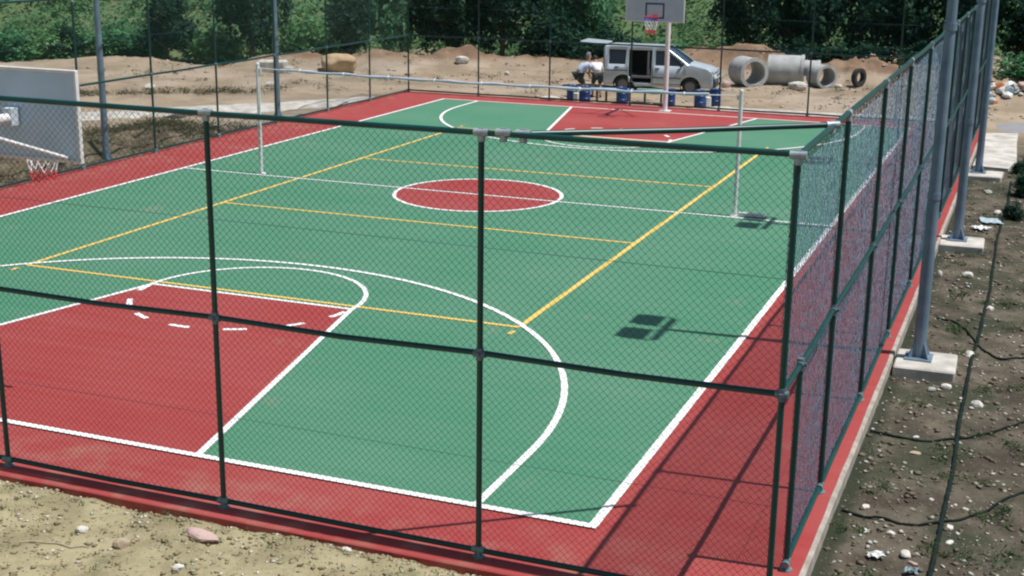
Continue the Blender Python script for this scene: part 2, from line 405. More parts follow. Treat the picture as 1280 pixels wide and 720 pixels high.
def ground_mat():
    m = bpy.data.materials.new('soil'); m.use_nodes = True
    n = m.node_tree; L = n.links.new
    b = n.nodes['Principled BSDF']; b.inputs['Roughness'].default_value = 0.95; b.inputs['Specular IOR Level'].default_value = 0.15
    ge = n.nodes.new('ShaderNodeNewGeometry')
    sx = n.nodes.new('ShaderNodeSeparateXYZ'); L(ge.outputs['Position'], sx.inputs[0])
    def noise(s, d=6, r=0.6):
        z = n.nodes.new('ShaderNodeTexNoise'); z.inputs['Scale'].default_value = s; z.inputs['Detail'].default_value = d
        z.inputs['Roughness'].default_value = r
        L(ge.outputs['Position'], z.inputs['Vector']); return z.outputs[0]
    def rng_(src, a, b_, c=0, d=1):
        r = n.nodes.new('ShaderNodeMapRange'); r.interpolation_type = 'SMOOTHSTEP'
        r.inputs[1].default_value = a; r.inputs[2].default_value = b_; r.inputs[3].default_value = c; r.inputs[4].default_value = d
        L(src, r.inputs[0]); return r.outputs[0]
    def mul(a, c):
        q = n.nodes.new('ShaderNodeMath'); q.operation = 'MULTIPLY'; L(a, q.inputs[0])
        if isinstance(c, (int, float)): q.inputs[1].default_value = c
        else: L(c, q.inputs[1])
        return q.outputs[0]
    def addn(a, c):
        q = n.nodes.new('ShaderNodeMath'); q.operation = 'ADD'; L(a, q.inputs[0])
        if isinstance(c, (int, float)): q.inputs[1].default_value = c
        else: L(c, q.inputs[1])
        return q.outputs[0]
    def mix(f, a, c):
        q = n.nodes.new('ShaderNodeMixRGB'); L(f, q.inputs[0])
        for i, k in ((1, a), (2, c)):
            if isinstance(k, tuple): q.inputs[i].default_value = (*k, 1)
            else: L(k, q.inputs[i])
        return q.outputs[0]
    n1 = noise(1.7); n2 = noise(0.5, 5); n3 = noise(14, 6, 0.7); n4 = noise(0.16, 3)
    # dry foreground soil
    front = mix(rng_(n1, 0.35, 0.65), (0.265, 0.23, 0.135), (0.385, 0.335, 0.205))
    front = mix(mul(rng_(noise(3.1), 0.55, 0.7), 0.55), front, (0.15, 0.155, 0.075))
    # darker soil right of the court with greenish patches
    right = mix(rng_(n1, 0.35, 0.65), (0.062, 0.052, 0.039), (0.138, 0.118, 0.089))
    right = mix(mul(rng_(noise(1.1), 0.47, 0.62), 0.8), right, (0.038, 0.047, 0.027))
    # pale dusty yard behind
    yard = mix(rng_(n2, 0.35, 0.65), (0.365, 0.29, 0.21), (0.26, 0.205, 0.145))
    yard = mix(mul(rng_(n4, 0.48, 0.6), 0.5), yard, (0.43, 0.36, 0.29))
    yard = mix(mul(rng_(noise(0.9), 0.58, 0.7), 0.5), yard, (0.17, 0.15, 0.095))
    # scrubby brown bank on the left
    bank = mix(rng_(n1, 0.35, 0.65), (0.12, 0.09, 0.06), (0.23, 0.185, 0.125))
    bank = mix(mul(rng_(noise(2.2), 0.5, 0.65), 0.7), bank, (0.07, 0.075, 0.035))
    # heaps of brown earth
    heap = mix(rng_(noise(1.1), 0.35, 0.65), (0.165, 0.105, 0.07), (0.28, 0.195, 0.13))
    # grassy hill
    hill = mix(rng_(noise(0.35), 0.35, 0.65), (0.065, 0.13, 0.055), (0.115, 0.165, 0.075))
    hill = mix(mul(rng_(noise(1.3), 0.55, 0.7), 0.6), hill, (0.20, 0.15, 0.09))
    yy = addn(sx.outputs[1], mul(addn(n2, -0.5), 3.0))
    xx = addn(sx.outputs[0], mul(addn(n1, -0.5), 1.2))
    c = mix(rng_(yy, 26, 33), right, yard)
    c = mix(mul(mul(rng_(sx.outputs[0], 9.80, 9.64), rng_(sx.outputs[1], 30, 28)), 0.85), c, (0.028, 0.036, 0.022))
    lb = mul(rng_(xx, -9.4, -9.8), rng_(xx, -14.6, -12.6))
    c2 = mix(rng_(xx, 9.0, 8.0), c, yard)
    c2 = mix(mul(lb, rng_(yy, 23.5, 20)), c2, bank)
    c2 = mix(mul(rng_(sx.outputs[1], -0.4, -0.8), rng_(xx, 9.8, 9.0)), c2, front)
    hz = addn(sx.outputs[2], mul(addn(n1, -0.5), 0.3))
    hm = mul(rng_(hz, 0.12, 0.4), rng_(sx.outputs[1], 33, 35))
    c2 = mix(hm, c2, heap)
    dd = n.nodes.new('ShaderNodeVectorMath'); dd.operation = 'DOT_PRODUCT'; dd.inputs[1].default_value = (-0.366, 0.93, 0)
    L(ge.outputs['Position'], dd.inputs[0])
    dv = addn(addn(dd.outputs['Value'], 14.57), mul(addn(n2, -0.5), 5.0))
    lt = n.nodes.new('ShaderNodeVectorMath'); lt.operation = 'DOT_PRODUCT'; lt.inputs[1].default_value = (0.93, 0.366, 0)
    L(ge.outputs['Position'], lt.inputs[0])
    dv = addn(dv, mul(rng_(addn(lt.outputs['Value'], -6.19), -4, -14), 4.6))
    c2 = mix(rng_(dv, 61.3, 63.5), c2, hill)
    c2 = mix(mul(rng_(n3, 0.6, 0.72), 0.4), c2, (0.42, 0.38, 0.30))
    c2 = mix(mul(rng_(n3, 0.42, 0.32), 0.45), c2, (0.07, 0.06, 0.04))
    L(c2, b.inputs['Base Color'])
    bp = n.nodes.new('ShaderNodeBump'); bp.inputs['Strength'].default_value = 0.7; bp.inputs['Distance'].default_value = 0.05
    L(noise(11, 8, 0.7), bp.inputs['Height']); L(bp.outputs[0], b.inputs['Normal'])
    return m
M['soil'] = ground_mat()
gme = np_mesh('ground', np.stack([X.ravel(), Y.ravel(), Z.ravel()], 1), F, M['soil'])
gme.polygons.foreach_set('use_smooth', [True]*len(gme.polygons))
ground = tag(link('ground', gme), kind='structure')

# ------------------------------------------------------------------ court
L_, Wd, K, FTX, FTY, VW, VL, VA, MID = 29.487, 7.5, 3.0, 1.79, 5.75, 4.42, 8.87, 3.05, 14.78
mb = MB()
mb.bbox(((SX0+SX1)/2, (SY0+SY1)/2, -0.20), (SX1-SX0, SY1-SY0, 0.40), 0.012)
slab = mb.build('court', [M['concrete'], M['red']])
slab.data.polygons.foreach_set('material_index', [1 if p.normal.z > 0.9 or p.normal.y < -0.3 else 0 for p in slab.data.polygons])
tag(slab, kind='structure')
def sheet(name, poly, z, m, parent=None):
    return MB().add([(x, y, z) for x, y in poly], [tuple(range(len(poly)))]).build(name, m, parent or slab)
sheet('green_surface', [(-Wd, 0), (Wd, 0), (Wd, L_), (-Wd, L_)], 0.004, M['green'])
ey = list(np.arange(SY0+0.02, SY1, 0.4))
sheet('concrete_edge', [(SX1-0.0125, ey[0]), (SX1-0.0125, ey[-1])] + [(SX1-0.048+0.003*math.sin(y*2.3)+0.003*math.sin(y*7.1), y) for y in reversed(ey)], 0.003, M['concrete'])
sheet('key_area', [(-K, 0), (K, 0), (FTX, FTY), (-FTX, FTY)], 0.008, M['red'])
sheet('key_area', [(K, L_), (-K, L_), (-FTX, L_-FTY), (FTX, L_-FTY)], 0.008, M['red'])
CR = 1.8
sheet('centre_circle', [(CR*math.cos(2*PI*k/72), MID+CR*math.sin(2*PI*k/72)) for k in range(72)], 0.008, M['red'])
_z = [0.010]
def zz(): _z[0] += 0.0002; return _z[0]
def line(a, b, w, m, name):
    a = Vector((*a, 0)); b = Vector((*b, 0)); t = (b-a).normalized(); p = Vector((-t.y, t.x, 0))*w/2
    z = zz()
    return sheet(name, [((a-p).x, (a-p).y), ((b-p).x, (b-p).y), ((b+p).x, (b+p).y), ((a+p).x, (a+p).y)], z, m)
def arc(c, r, a0, a1, w, m, name, n=64):
    z = zz(); mbx = MB(); v = []; f = []
    for i in range(n+1):
        q = a0+(a1-a0)*i/n
        for rr in (r-w/2, r+w/2): v.append((c[0]+rr*math.cos(q), c[1]+rr*math.sin(q), z))
    for i in range(n): f.append((2*i, 2*i+1, 2*i+3, 2*i+2))
    return mbx.add(v, f).build(name, m, slab)
YP, WP = M['yellow_paint'], M['white_paint']
for s in (1, -1): line((s*VW, MID-VL), (s*VW, MID+VL), 0.085, YP, 'yellow_line')
for yy in (MID-VL, MID-VA, MID+VA, MID+VL): line((-VW, yy), (VW, yy), 0.078, YP, 'yellow_line')
for sx in (1, -1):
    for sy in (1, -1): line((sx*VW, MID+sy*(VL+0.2)), (sx*VW, MID+sy*(VL+0.38)), 0.07, YP, 'yellow_line')
line((-Wd, MID), (Wd, MID), 0.07, WP, 'white_line')
arc((0, MID), CR, 0, 2*PI, 0.08, WP, 'white_line', 90)
for yb, sg in ((0, 1), (L_, -1)):
    for s in (1, -1): line((s*K, yb), (s*FTX, yb+sg*FTY), 0.08, WP, 'white_line')
    line((-FTX-0.03, yb+sg*FTY), (FTX+0.03, yb+sg*FTY), 0.075, WP, 'white_line')
    c = (0, yb+sg*FTY)
    a0, a1 = (0, PI) if sg > 0 else (PI, 2*PI)
    arc(c, 1.8, a0, a1, 0.075, WP, 'white_line', 48)
    for dg_ in (-172, -145, -118, -91, -64, -37, -11):
        q = math.radians(dg_ + (0 if sg > 0 else 180))
        arc(c, 1.78, q-0.095, q+0.095, 0.085, WP, 'dash_mark', 6)
    ca = (0, yb+sg*1.575)
    arc(ca, 6.27, a0, a1, 0.085, WP, 'white_line', 96)
    for s in (1, -1): line((s*6.27, yb), (s*6.27, yb+sg*1.575), 0.085, WP, 'white_line')
line((-Wd-0.04, 0), (Wd+0.04, 0), 0.09, WP, 'white_line')
line((-Wd-0.04, L_), (Wd+0.04, L_), 0.08, WP, 'white_line')
line((-Wd, 0), (-Wd, L_), 0.09, WP, 'white_line')
line((Wd, 0), (Wd, L_), 0.095, WP, 'white_line')

# paved strips beside the court
def slab_strip(name, quad, t=0.08, m='pale_concrete', dz=0.05):
    v = []
    for x, y in quad: v.append((x, y, h1(x, y)+dz))
    zb = [(a, b, c-t-0.25) for a, b, c in v]
    k = len(v)
    f = [tuple(range(k))] + [(i, i+k, (i+1) % k+k, (i+1) % k) for i in range(k)]
    return tag(MB().add(v+zb, f).build(name, M[m]), kind='structure')
def ribbon(name, pts, w, dz, m):
    v = []; f = []
    for i, (x, y) in enumerate(pts):
        a = Vector(pts[max(i-1, 0)]); b = Vector(pts[min(i+1, len(pts)-1)])
        t = (b-a).normalized(); p = Vector((-t.y, t.x))
        for k in range(5):
            s = (k/4-0.5)*w*(1+0.12*math.sin(i*1.7))
            qx, qy = x+p.x*s, y+p.y*s
            v.append((qx, qy, h1(qx, qy)+dz-(0.12 if k in (0, 4) or i in (0, len(pts)-1) else 0)))
    for i in range(len(pts)-1):
        for k in range(4): f.append((i*5+k, i*5+k+1, (i+1)*5+k+1, (i+1)*5+k))
    o = MB().add(v, f).build(name, m, smooth=True)
    return tag(o, kind='structure')
def lerp_pts(a, b, n): return [(a[0]+(b[0]-a[0])*i/n, a[1]+(b[1]-a[1])*i/n) for i in range(n+1)]
ribbon('concrete_path', lerp_pts((-19.6, 17.6), (-13.0, 25.2), 14) + lerp_pts((-12.6, 25.65), (-9.6, 29.8), 10), 2.0, 0.07, M['pale_concrete'])
M['dust_road'] = mat('dusty_track', (0.42, 0.33, 0.26), (0.33, 0.25, 0.18), 0.8, 0.95, bump=0.5, bscale=9, detail=8)
M['grey_road'] = mat('grey_road', (0.20, 0.215, 0.24), (0.28, 0.27, 0.27), 0.7, 0.9, bump=0.4, bscale=12, detail=8)
ribbon('gutter', lerp_pts((0.4, 32.3), (9.2, 33.0), 14), 0.9, 0.07, M['pale_concrete'])
ribbon('road', lerp_pts((9.7, 32.2), (20, 33.4), 14), 2.3, 0.09, M['grey_road'])

# ------------------------------------------------------------------ chain link fences
def wires(A, u, length, z0, z1, holes=(), gap=0.0707, r=0.0019, seg=0.45, weave=0.0):
    """diagonal wires of a chain link panel standing on A along unit vector u; numpy arrays"""
    h = z1-z0; P0 = []; P1 = []; S = []
    for sgn in (1, -1):
        for c in np.arange(-h if sgn > 0 else 0, length if sgn > 0 else length+h, gap):
            # s = c + sgn*t, t height
            t0, t1 = (max(0, -c), min(h, length-c)) if sgn > 0 else (max(0, c-length), min(h, c))
            if t1-t0 < 0.02: continue
            n = max(1, int((t1-t0)/seg+0.5))
            if weave and c+sgn*(t0+t1)/2 < weave: n = max(1, int((t1-t0)/(gap/2)+0.5))
            wv = n > (t1-t0)/seg+1.5
            tt = np.linspace(t0, t1, n+1)
            ss = c+sgn*tt
            for i in range(n):
                ms = (ss[i]+ss[i+1])/2; mt = z0+(tt[i]+tt[i+1])/2
                if any(a < ms < b and p < mt < q for a, b, p, q in holes): continue
                if wv:
                    if i == 0: e = rng.uniform(-2.4, 2.4)
                    e2 = rng.uniform(-2.4, 2.4)
                    P0.append((ss[i], z0+tt[i], e)); P1.append((ss[i+1], z0+tt[i+1], e2)); e = e2
                else:
                    P0.append((ss[i], z0+tt[i], sgn)); P1.append((ss[i+1], z0+tt[i+1], sgn))
    P0 = np.array(P0); P1 = np.array(P1)
    u3 = np.array([u[0], u[1], 0.0]); nrm = np.array([-u[1], u[0], 0.0])
    base = np.array([A[0], A[1], 0.0])
    def w(P): return base + P[:, :1]*u3 + P[:, 1:2]*np.array([0, 0, 1.0]) + nrm*(P[:, 2:3]*0.0018 + 0.010*np.sin(P[:, :1]*2.1+1.3*np.sin(P[:, 1:2]*1.7))*np.sin(P[:, 1:2]*1.61))
    a, b = w(P0), w(P1)
    d = b-a; d /= np.linalg.norm(d, axis=1)[:, None]
    s = np.cross(d, nrm)
    V = []
    for q in (a, b):
        for k in range(4):
            an = PI/4+k*PI/2
            V.append(q + s*r*math.cos(an) + nrm*r*math.sin(an))
    V = np.stack(V, 1).reshape(-1, 3)
    k = len(a); o = (np.arange(k)*8)[:, None]
    Fq = np.concatenate([o+np.array([[i, (i+1) % 4, 4+(i+1) % 4, 4+i]]) for i in range(4)], 0)
    return V, Fq

PR = 0.027
_clamp = {}
def clamp_mesh(kind):
    if kind in _clamp: return _clamp[kind]
    mb = MB()
    if kind == 'tee':
        mb.tube([(-0.065, 0, 0), (0.065, 0, 0)], PR*1.25, 10); mb.tube([(0, 0, -0.075), (0, 0, -0.02)], PR*1.22, 10); mb.box((0, 0, PR*1.2), (0.05, 0.02, 0.014))
    elif kind == 'mid':
        mb.tube([(-0.055, 0, 0), (0.055, 0, 0)], PR*1.26, 10); mb.tube([(0, 0, -0.055), (0, 0, 0.055)], PR*1.26, 10)
        mb.box((0, -PR*1.5, 0), (0.03, 0.03, 0.03))
    else:
        mb.lathe([(0.0, 0.012), (0.058, 0.012), (0.058, 0.0)], 12); mb.tube([(0, 0, 0.01), (0, 0, 0.11)], PR*1.3, 10); mb.tube([(-0.06, 0, 0.07), (0.06, 0, 0.07)], PR*1.25, 10)
    o = mb.build('clamp', M['clamp'] if kind != 'base' else M['clamp_base'], None)
    _clamp[kind] = autosmooth(o).data
    if kind == 'mid': _clamp[kind].materials[0] = M['clamp_mid']
    bpy.data.objects.remove(o)
    return _clamp[kind]
M['clamp_mid'] = mat('grey_clamp', (0.16, 0.21, 0.25), (0.10, 0.14, 0.17), 20, 0.5, 0.3)
M['clamp_base'] = mat('teal_base_clamp', (0.10, 0.24, 0.25), (0.2, 0.3, 0.32), 20, 0.4, 0.2)
HT, HM, HB = 3.90, 1.95, 0.07
_post = {}
def post_mesh(h, r):
    k = (round(h, 2), r)
    if k not in _post:
        mb = MB(); mb.tube([(0, 0, 0), (0, 0, h)], r, 12)
        o = mb.build('post', M['pvc_green']); _post[k] = autosmooth(o).data; bpy.data.objects.remove(o)
    return _post[k]
def fence(A, B, posts, label, ends=(True, True), holes=(), bottom_from=0.0, wire_r=0.0018, weave=0.0, wm='wire_green'):
    A = Vector((*A, 0)); B = Vector((*B, 0)); ln = (B-A).length; u = (B-A)/ln
    ang = math.atan2(u.y, u.x)
    t = thing('chain_link_fence', label, 'fence', (A.x, A.y, 0), ang)
    for s in posts:
        link('post', post_mesh(HT-0.02, PR), t).location = (s, 0, 0)
        for kd, z in (('tee', HT), ('mid', HM), ('base', 0.0)):
            link('clamp', clamp_mesh(kd), t).location = (s, 0, z)
    def rail(name, a, b, z, sag=0.0):
        st = [a] + [p for p in posts if a+0.05 < p < b-0.05] + [b]
        pts = []
        for i, s in enumerate(st):
            pts.append((s, 0.004*math.sin(s*3.1), z+0.008*math.sin(s*1.9+z)))
            if i < len(st)-1: pts.append(((s+st[i+1])/2, 0.004*math.sin(s*2.1), z+0.006*math.sin(s*2.7)-sag))
        return autosmooth(MB().tube(pts, PR*0.98, 10).build(name, M['pvc_green'], t))
    rail('top_rail', 0, ln, HT); rail('mid_rail', 0, ln, HM, 0.012); rail('bottom_rail', bottom_from, ln, HB)
    V, Fq = wires((0, 0.03), (1, 0), ln, 0.05, HT-0.02, holes, r=wire_r, weave=weave)
    o = link('wire_mesh', np_mesh('wire_mesh', V, Fq, M[wm]), t)
    tag(o, kind='stuff')
    mb = MB()
    for z in (0.95, 2.9): mb.tube([(bottom_from, 0.03, z), (ln, 0.03, z)], 0.0022, 4)
    tag(mb.build('tension_wire', M['wire'], t), kind='stuff')
    return t
FX0, FX1, FY0, FY1 = -9.45, 9.38, -1.0, 30.8
near_posts = [FX1-FX0-p for p in (0.0, 2.65, 5.38, 8.05, 10.75, 13.45, 16.15)]
# posts sit from the corner at the right going left
near_s = sorted([0.0] + near_posts)
near = fence((FX0, FY0), (FX1, FY0), near_s, 'dark green chain link fence nearest the camera crossing in front of the court')
# corner brace from the near fence to the right fence
b0 = Vector((7.10-FX0, 0.02, HT+0.01)); b1 = Vector((FX1-FX0-0.01, 1.75, HT+0.01))
br = autosmooth(MB().tube([b0, b0.lerp(b1, 0.5)+Vector((0, 0, -0.01)), b1], PR*0.95, 10).build('corner_brace', M['pvc_green'], near))
for q, a in ((b0, 0), (b0-Vector((0.17, 0.02, 0)), 0), (b1, 0.7)):
    o = link('clamp', clamp_mesh('tee'), near); o.location = q; o.rotation_euler = (0, 0, a)
ry = [1.72, 4.75, 7.65, 10.7, 13.65, 16.6, 19.5, 22.4, 25.3, 28.2]
right = fence((FX1, FY0), (FX1, FY1), [p-FY0 for p in ry], 'green chain link fence along the right side of the court with an open gateway', holes=((0, 0.85, 0, HM),), bottom_from=0.85, wire_r=0.0026, weave=15.0, wm='wire')
link('gate_post', post_mesh(HM, PR), right).location = (0.85, 0, 0)
for z in (HM, 0.0):
    o = link('clamp', clamp_mesh('mid' if z else 'base'), right); o.location = (0.85, 0, z)
ly = [2.3, 5.1, 7.9, 10.75, 13.6, 16.35, 19.15, 22.1, 25.1, 27.92]
left = fence((FX0, FY0), (FX0, FY1), [p-FY0 for p in ly], 'green chain link fence along the left side of the court before the brown bank', wire_r=0.0013)
far = fence((FX0, FY1), (FX1, FY1), [0.0, 2.63, 5.2, 8.0, 10.95, 13.75, 16.4, FX1-FX0], 'green chain link fence at the far end of the court before the van', wire_r=0.0013)

# ------------------------------------------------------------------ floodlight masts
def make_mast():
    t = thing('floodlight_mast', '', 'light mast', (0, 0, 0), 0, 'floodlight masts beside the court')
    autosmooth(MB().tube([(0, 0, 0.02), (0, 0, 4.0), (0, 0, 8.2)], [0.088, 0.07, 0.05], 12).build('pole', M['galv'], t))
    MB().bbox((0, 0, 0.012), (0.36, 0.36, 0.025), 0.004).build('base_plate', M['galv'], t)
    for k in range(4):
        a = k*PI/2+PI/4; c, s = math.cos(a), math.sin(a)
        n = Vector((-s, c, 0))*0.006
        P = [Vector((c*0.075, s*0.075, 0.025)), Vector((c*0.19, s*0.19, 0.025)), Vector((c*0.075, s*0.075, 0.26))]
        MB().add([p-n for p in P]+[p+n for p in P], [(0, 1, 2), (5, 4, 3), (0, 3, 4, 1), (1, 4, 5, 2), (2, 5, 3, 0)]).build('gusset', M['galv'], t)
    MB().bbox((0, 0, 8.18), (0.08, 1.15, 0.08), 0.006).build('crossbar', M['galv'], t)
    for s in (0.36, -0.36):
        R = Matrix.Rotation(math.radians(-38), 3, 'Y')
        mb = MB().bbox((0, 0, 0), (0.58, 0.50, 0.18), 0.03, R)
        for k in range(5): mb.box(R @ Vector((-0.16+k*0.08, 0, 0.10)), (0.012, 0.38, 0.06), R)
        mb.v = [Vector(p)+Vector((-0.30, s, 8.30)) for p in mb.v]
        fl = mb.build('floodlight', M['galv'], t)
        g = MB().box((0, 0, 0), (0.44, 0.36, 0.008), R)
        g.v = [Vector(p)+Vector((-0.30, s, 8.30))+R @ Vector((0, 0, -0.084)) for p in g.v]
        g.build('lamp_glass', M['glass_lamp'], fl)
        MB().tube([(0, s-0.24, 8.2), (-0.36, s-0.27, 8.34), (-0.36, s+0.27, 8.34), (0, s+0.24, 8.2)], 0.022, 6).build('bracket', M['galv'], fl)
    for z, a in ((2.2, 0.02), (4.4, 0.02)): MB().tube([(0, 0, z), (0, 0, z+0.09)], 0.085, 12).build('collar', M['galv'], t)
    return t
masts = [((9.88, 6.93), 'galvanised floodlight mast on the nearest concrete footing right of the court', 0),
         ((9.85, 14.8), 'galvanised floodlight mast on the middle concrete footing right of the court', 0),
         ((9.80, 22.75), 'galvanised floodlight mast farthest away along the right side of the court', 0),
         ((-10.05, 15.2), 'galvanised floodlight mast by the brown bank left of the court, just right of the backboard', PI),
         ((-10.2, 23.4), 'galvanised floodlight mast left of the court near the pale path and far corner', PI)]
proto = make_mast()
pads = []
for i, ((x, y), lb, rz) in enumerate(masts):
    o = proto if i == 0 else copy_tree(proto)
    sgn = 1 if rz == 0 else -1
    px0, px1 = (SX1+0.006, 10.36) if sgn > 0 else (SX0-0.006-0.85, SX0-0.006)
    top = -0.035 if sgn > 0 else -0.12
    o.location = (x, y, top); o.rotation_euler = (0, 0, rz); o['label'] = lb
    mb = MB(); mb.bbox(((px0+px1)/2, y-0.05, top-0.2), (px1-px0, 0.86, 0.4), 0.02)
    bmv = mb.v
    mb.v = [(p[0]+0.03*math.sin(p[1]*9), p[1]+0.03*math.sin(p[0]*7), p[2]) for p in bmv]
    pd = mb.build('concrete_footing', M['pale_concrete'])
    tag(pd, ['pale concrete footing under the nearest floodlight mast on the right', 'pale concrete footing under the middle floodlight mast on the right', 'pale concrete footing under the farthest floodlight mast on the right',
             'concrete footing under the floodlight mast beside the brown bank', 'concrete footing under the floodlight mast near the pale path'][i], 'footing', 'concrete footings of the masts')
slab_strip('concrete_apron', [(9.60, 24.1), (10.45, 24.0), (10.62, 25.2), (10.52, 28.6), (10.5, 30.6), (9.62, 30.5)], dz=0.06)

# ------------------------------------------------------------------ basketball hoops
def make_hoop(label, loc, rz):
    t = thing('basketball_hoop', label, 'basketball hoop', loc, rz, 'basketball hoops')
    # local: +y towards the court, board face at y = 1.62
    BY, BC = 1.62, 3.405
    autosmooth(MB().tube([(0, 0, 0), (0, 0, 3.62)], 0.075, 14).build('pole', M['white_steel'], t))
    MB().bbox((0, 0, 0.012), (0.34, 0.34, 0.024), 0.004).build('base_plate', M['white_steel'], t)
    autosmooth(MB().tube([(0, -0.02, 3.36), (0, BY-0.16, 3.36)], 0.06, 12).build('arm', M['white_steel'], t))
    for s in (1, -1):
        MB().tube([(s*0.06, 0.05, 3.58), (s*0.72, BY-0.03, 2.93)], 0.022, 8).build('brace', M['white_steel'], t)
    bd = MB().bbox((0, BY, BC), (1.74, 0.028, 0.99), 0.004).build('backboard', [M['board_grey'], M['board_back']], t)
    bd.data.polygons.foreach_set('material_index', [1 if p.normal.y < -0.5 else 0 for p in bd.data.polygons])
    for nm, c, d in (('frame', (0, BY, BC+0.515), (1.82, 0.055, 0.04)), ('frame', (0, BY, BC-0.515), (1.82, 0.055, 0.04)),
                     ('frame', (0.89, BY, BC), (0.04, 0.055, 0.988)), ('frame', (-0.89, BY, BC), (0.04, 0.055, 0.988))):
        MB().bbox(c, d, 0.005).build(nm, M['white_steel'], bd)
    mb = MB()
    for c, d in (((0, BY+0.017, 3.41), (0.59, 0.006, 0.05)), ((0, BY+0.017, 3.0), (0.59, 0.006, 0.05)), ((-0.27, BY+0.017, 3.205), (0.05, 0.006, 0.36)), ((0.27, BY+0.017, 3.205), (0.05, 0.006, 0.36))):
        mb.box(c, d)
    mb.build('target_square', M['dark_blue'], bd)
    mb = MB().box((0, BY-0.09, BC-0.03), (0.13, 0.14, 0.2)); mb.build('mount_plate', M['board_grey'], t)
    # rim and net
    rc = (0, BY+0.15+0.228, 3.05); n = 28
    ring = [(rc[0]+0.228*math.sin(2*PI*k/n), rc[1]-0.228*math.cos(2*PI*k/n), rc[2]) for k in range(n+1)]
    rim = autosmooth(MB().tube(ring, 0.011, 8, False).build('rim', M['rim_red'], t))
    MB().box((0, BY+0.08, 3.03), (0.16, 0.15, 0.012)).box((0, BY+0.022, 3.0), (0.16, 0.012, 0.14)).build('bracket', M['rim_red'], rim)
    net = None
    for m, z0, z1, r0, r1, first in (('net_blue', 3.045, 2.92, 0.222, 0.20, True), ('net_white', 2.92, 2.66, 0.20, 0.155, False), ('net_red', 2.66, 2.55, 0.155, 0.14, False)):
        mb = MB(); N = 12
        rows = 3
        for sg in (1, -1):
            for k in range(N):
                pts = []
                for q in range(rows+1):
                    f = q/rows; a = 2*PI*(k+sg*f*1.5)/N; r = r0+(r1-r0)*f
                    pts.append((rc[0]+r*math.cos(a), rc[1]+r*math.sin(a), z0+(z1-z0)*f))
                mb.tube(pts, 0.0062, 4, False)
        o = mb.build('net' if first else 'net_band', M[m], t if first else net)
        if first: net = o
    return t
make_hoop('basketball hoop with grey white framed backboard seen from behind at the near end', (-0.02, -0.57, 0), 0)
make_hoop('basketball hoop on a white pole facing the camera at the far end', (-0.03, 29.95, 0), PI)

# ------------------------------------------------------------------ volleyball posts and net
def make_vpost(label, x, foot, sg):
    t = thing('volleyball_post', label, 'net post', (x, MID+0.16, 0), 0, 'volleyball posts')
    autosmooth(MB().tube([(0, 0, 0), (0, 0, 2.50)], 0.042, 12).build('post', M['white_steel'], t))
    autosmooth(MB().lathe([(0, 0.05), (0.032, 0.045), (0.046, 0.02), (0.046, 0), (0, 0)], 12, c=(0, 0, 2.50)).build('cap', M['white_steel'], t))
    MB().box((-sg*0.06, 0, 2.38), (0.05, 0.05, 0.08)).build('hook', M['white_steel'], t)
    MB().lathe([(0, 0.02), (0.11, 0.02), (0.11, 0.0)], 14).build('base_plate', M['white_steel'], t)
    if foot: MB().bbox((0.34, 0.0, 0.06), (0.52, 0.07, 0.07), 0.008).build('base_bar', M['white_steel'], t)
    return t
make_vpost('white volleyball post standing left of the red centre circle', -5.5, False, -1)
make_vpost('white volleyball post with foot bar standing right of the red centre circle', 5.55, True, 1)
t = thing('volleyball_net', 'pale rolled up volleyball net stretched across the middle of the court', 'net', (0, MID+0.16, 0))
pts = []; rr = []
for k in range(41):
    x = -4.9+9.8*k/40; s = (x/5.2)
    pts.append((x, 0.01*math.sin(x*3), 2.365+0.05*s*s+0.008*math.sin(x*5.3))); rr.append(0.029+0.008*math.sin(x*7.1)+0.006*math.sin(x*13))
autosmooth(MB().tube(pts, rr, 8).build('rolled_net', M['tape'], t), 80)
for s in (1, -1):
    MB().tube([(s*4.9, 0, pts[0][2]), (s*5.44, 0, 2.42)], 0.01, 5).build('cord', M['net_white'], t)
for x in np.arange(-4.4, 4.6, 1.1):
    k = int(round((x+4.9)/9.8*40)); MB().tube([(x-0.012, 0, pts[k][2]), (x+0.012, 0, pts[k][2])], 0.043, 8).build('tie', M['net_white'], t)

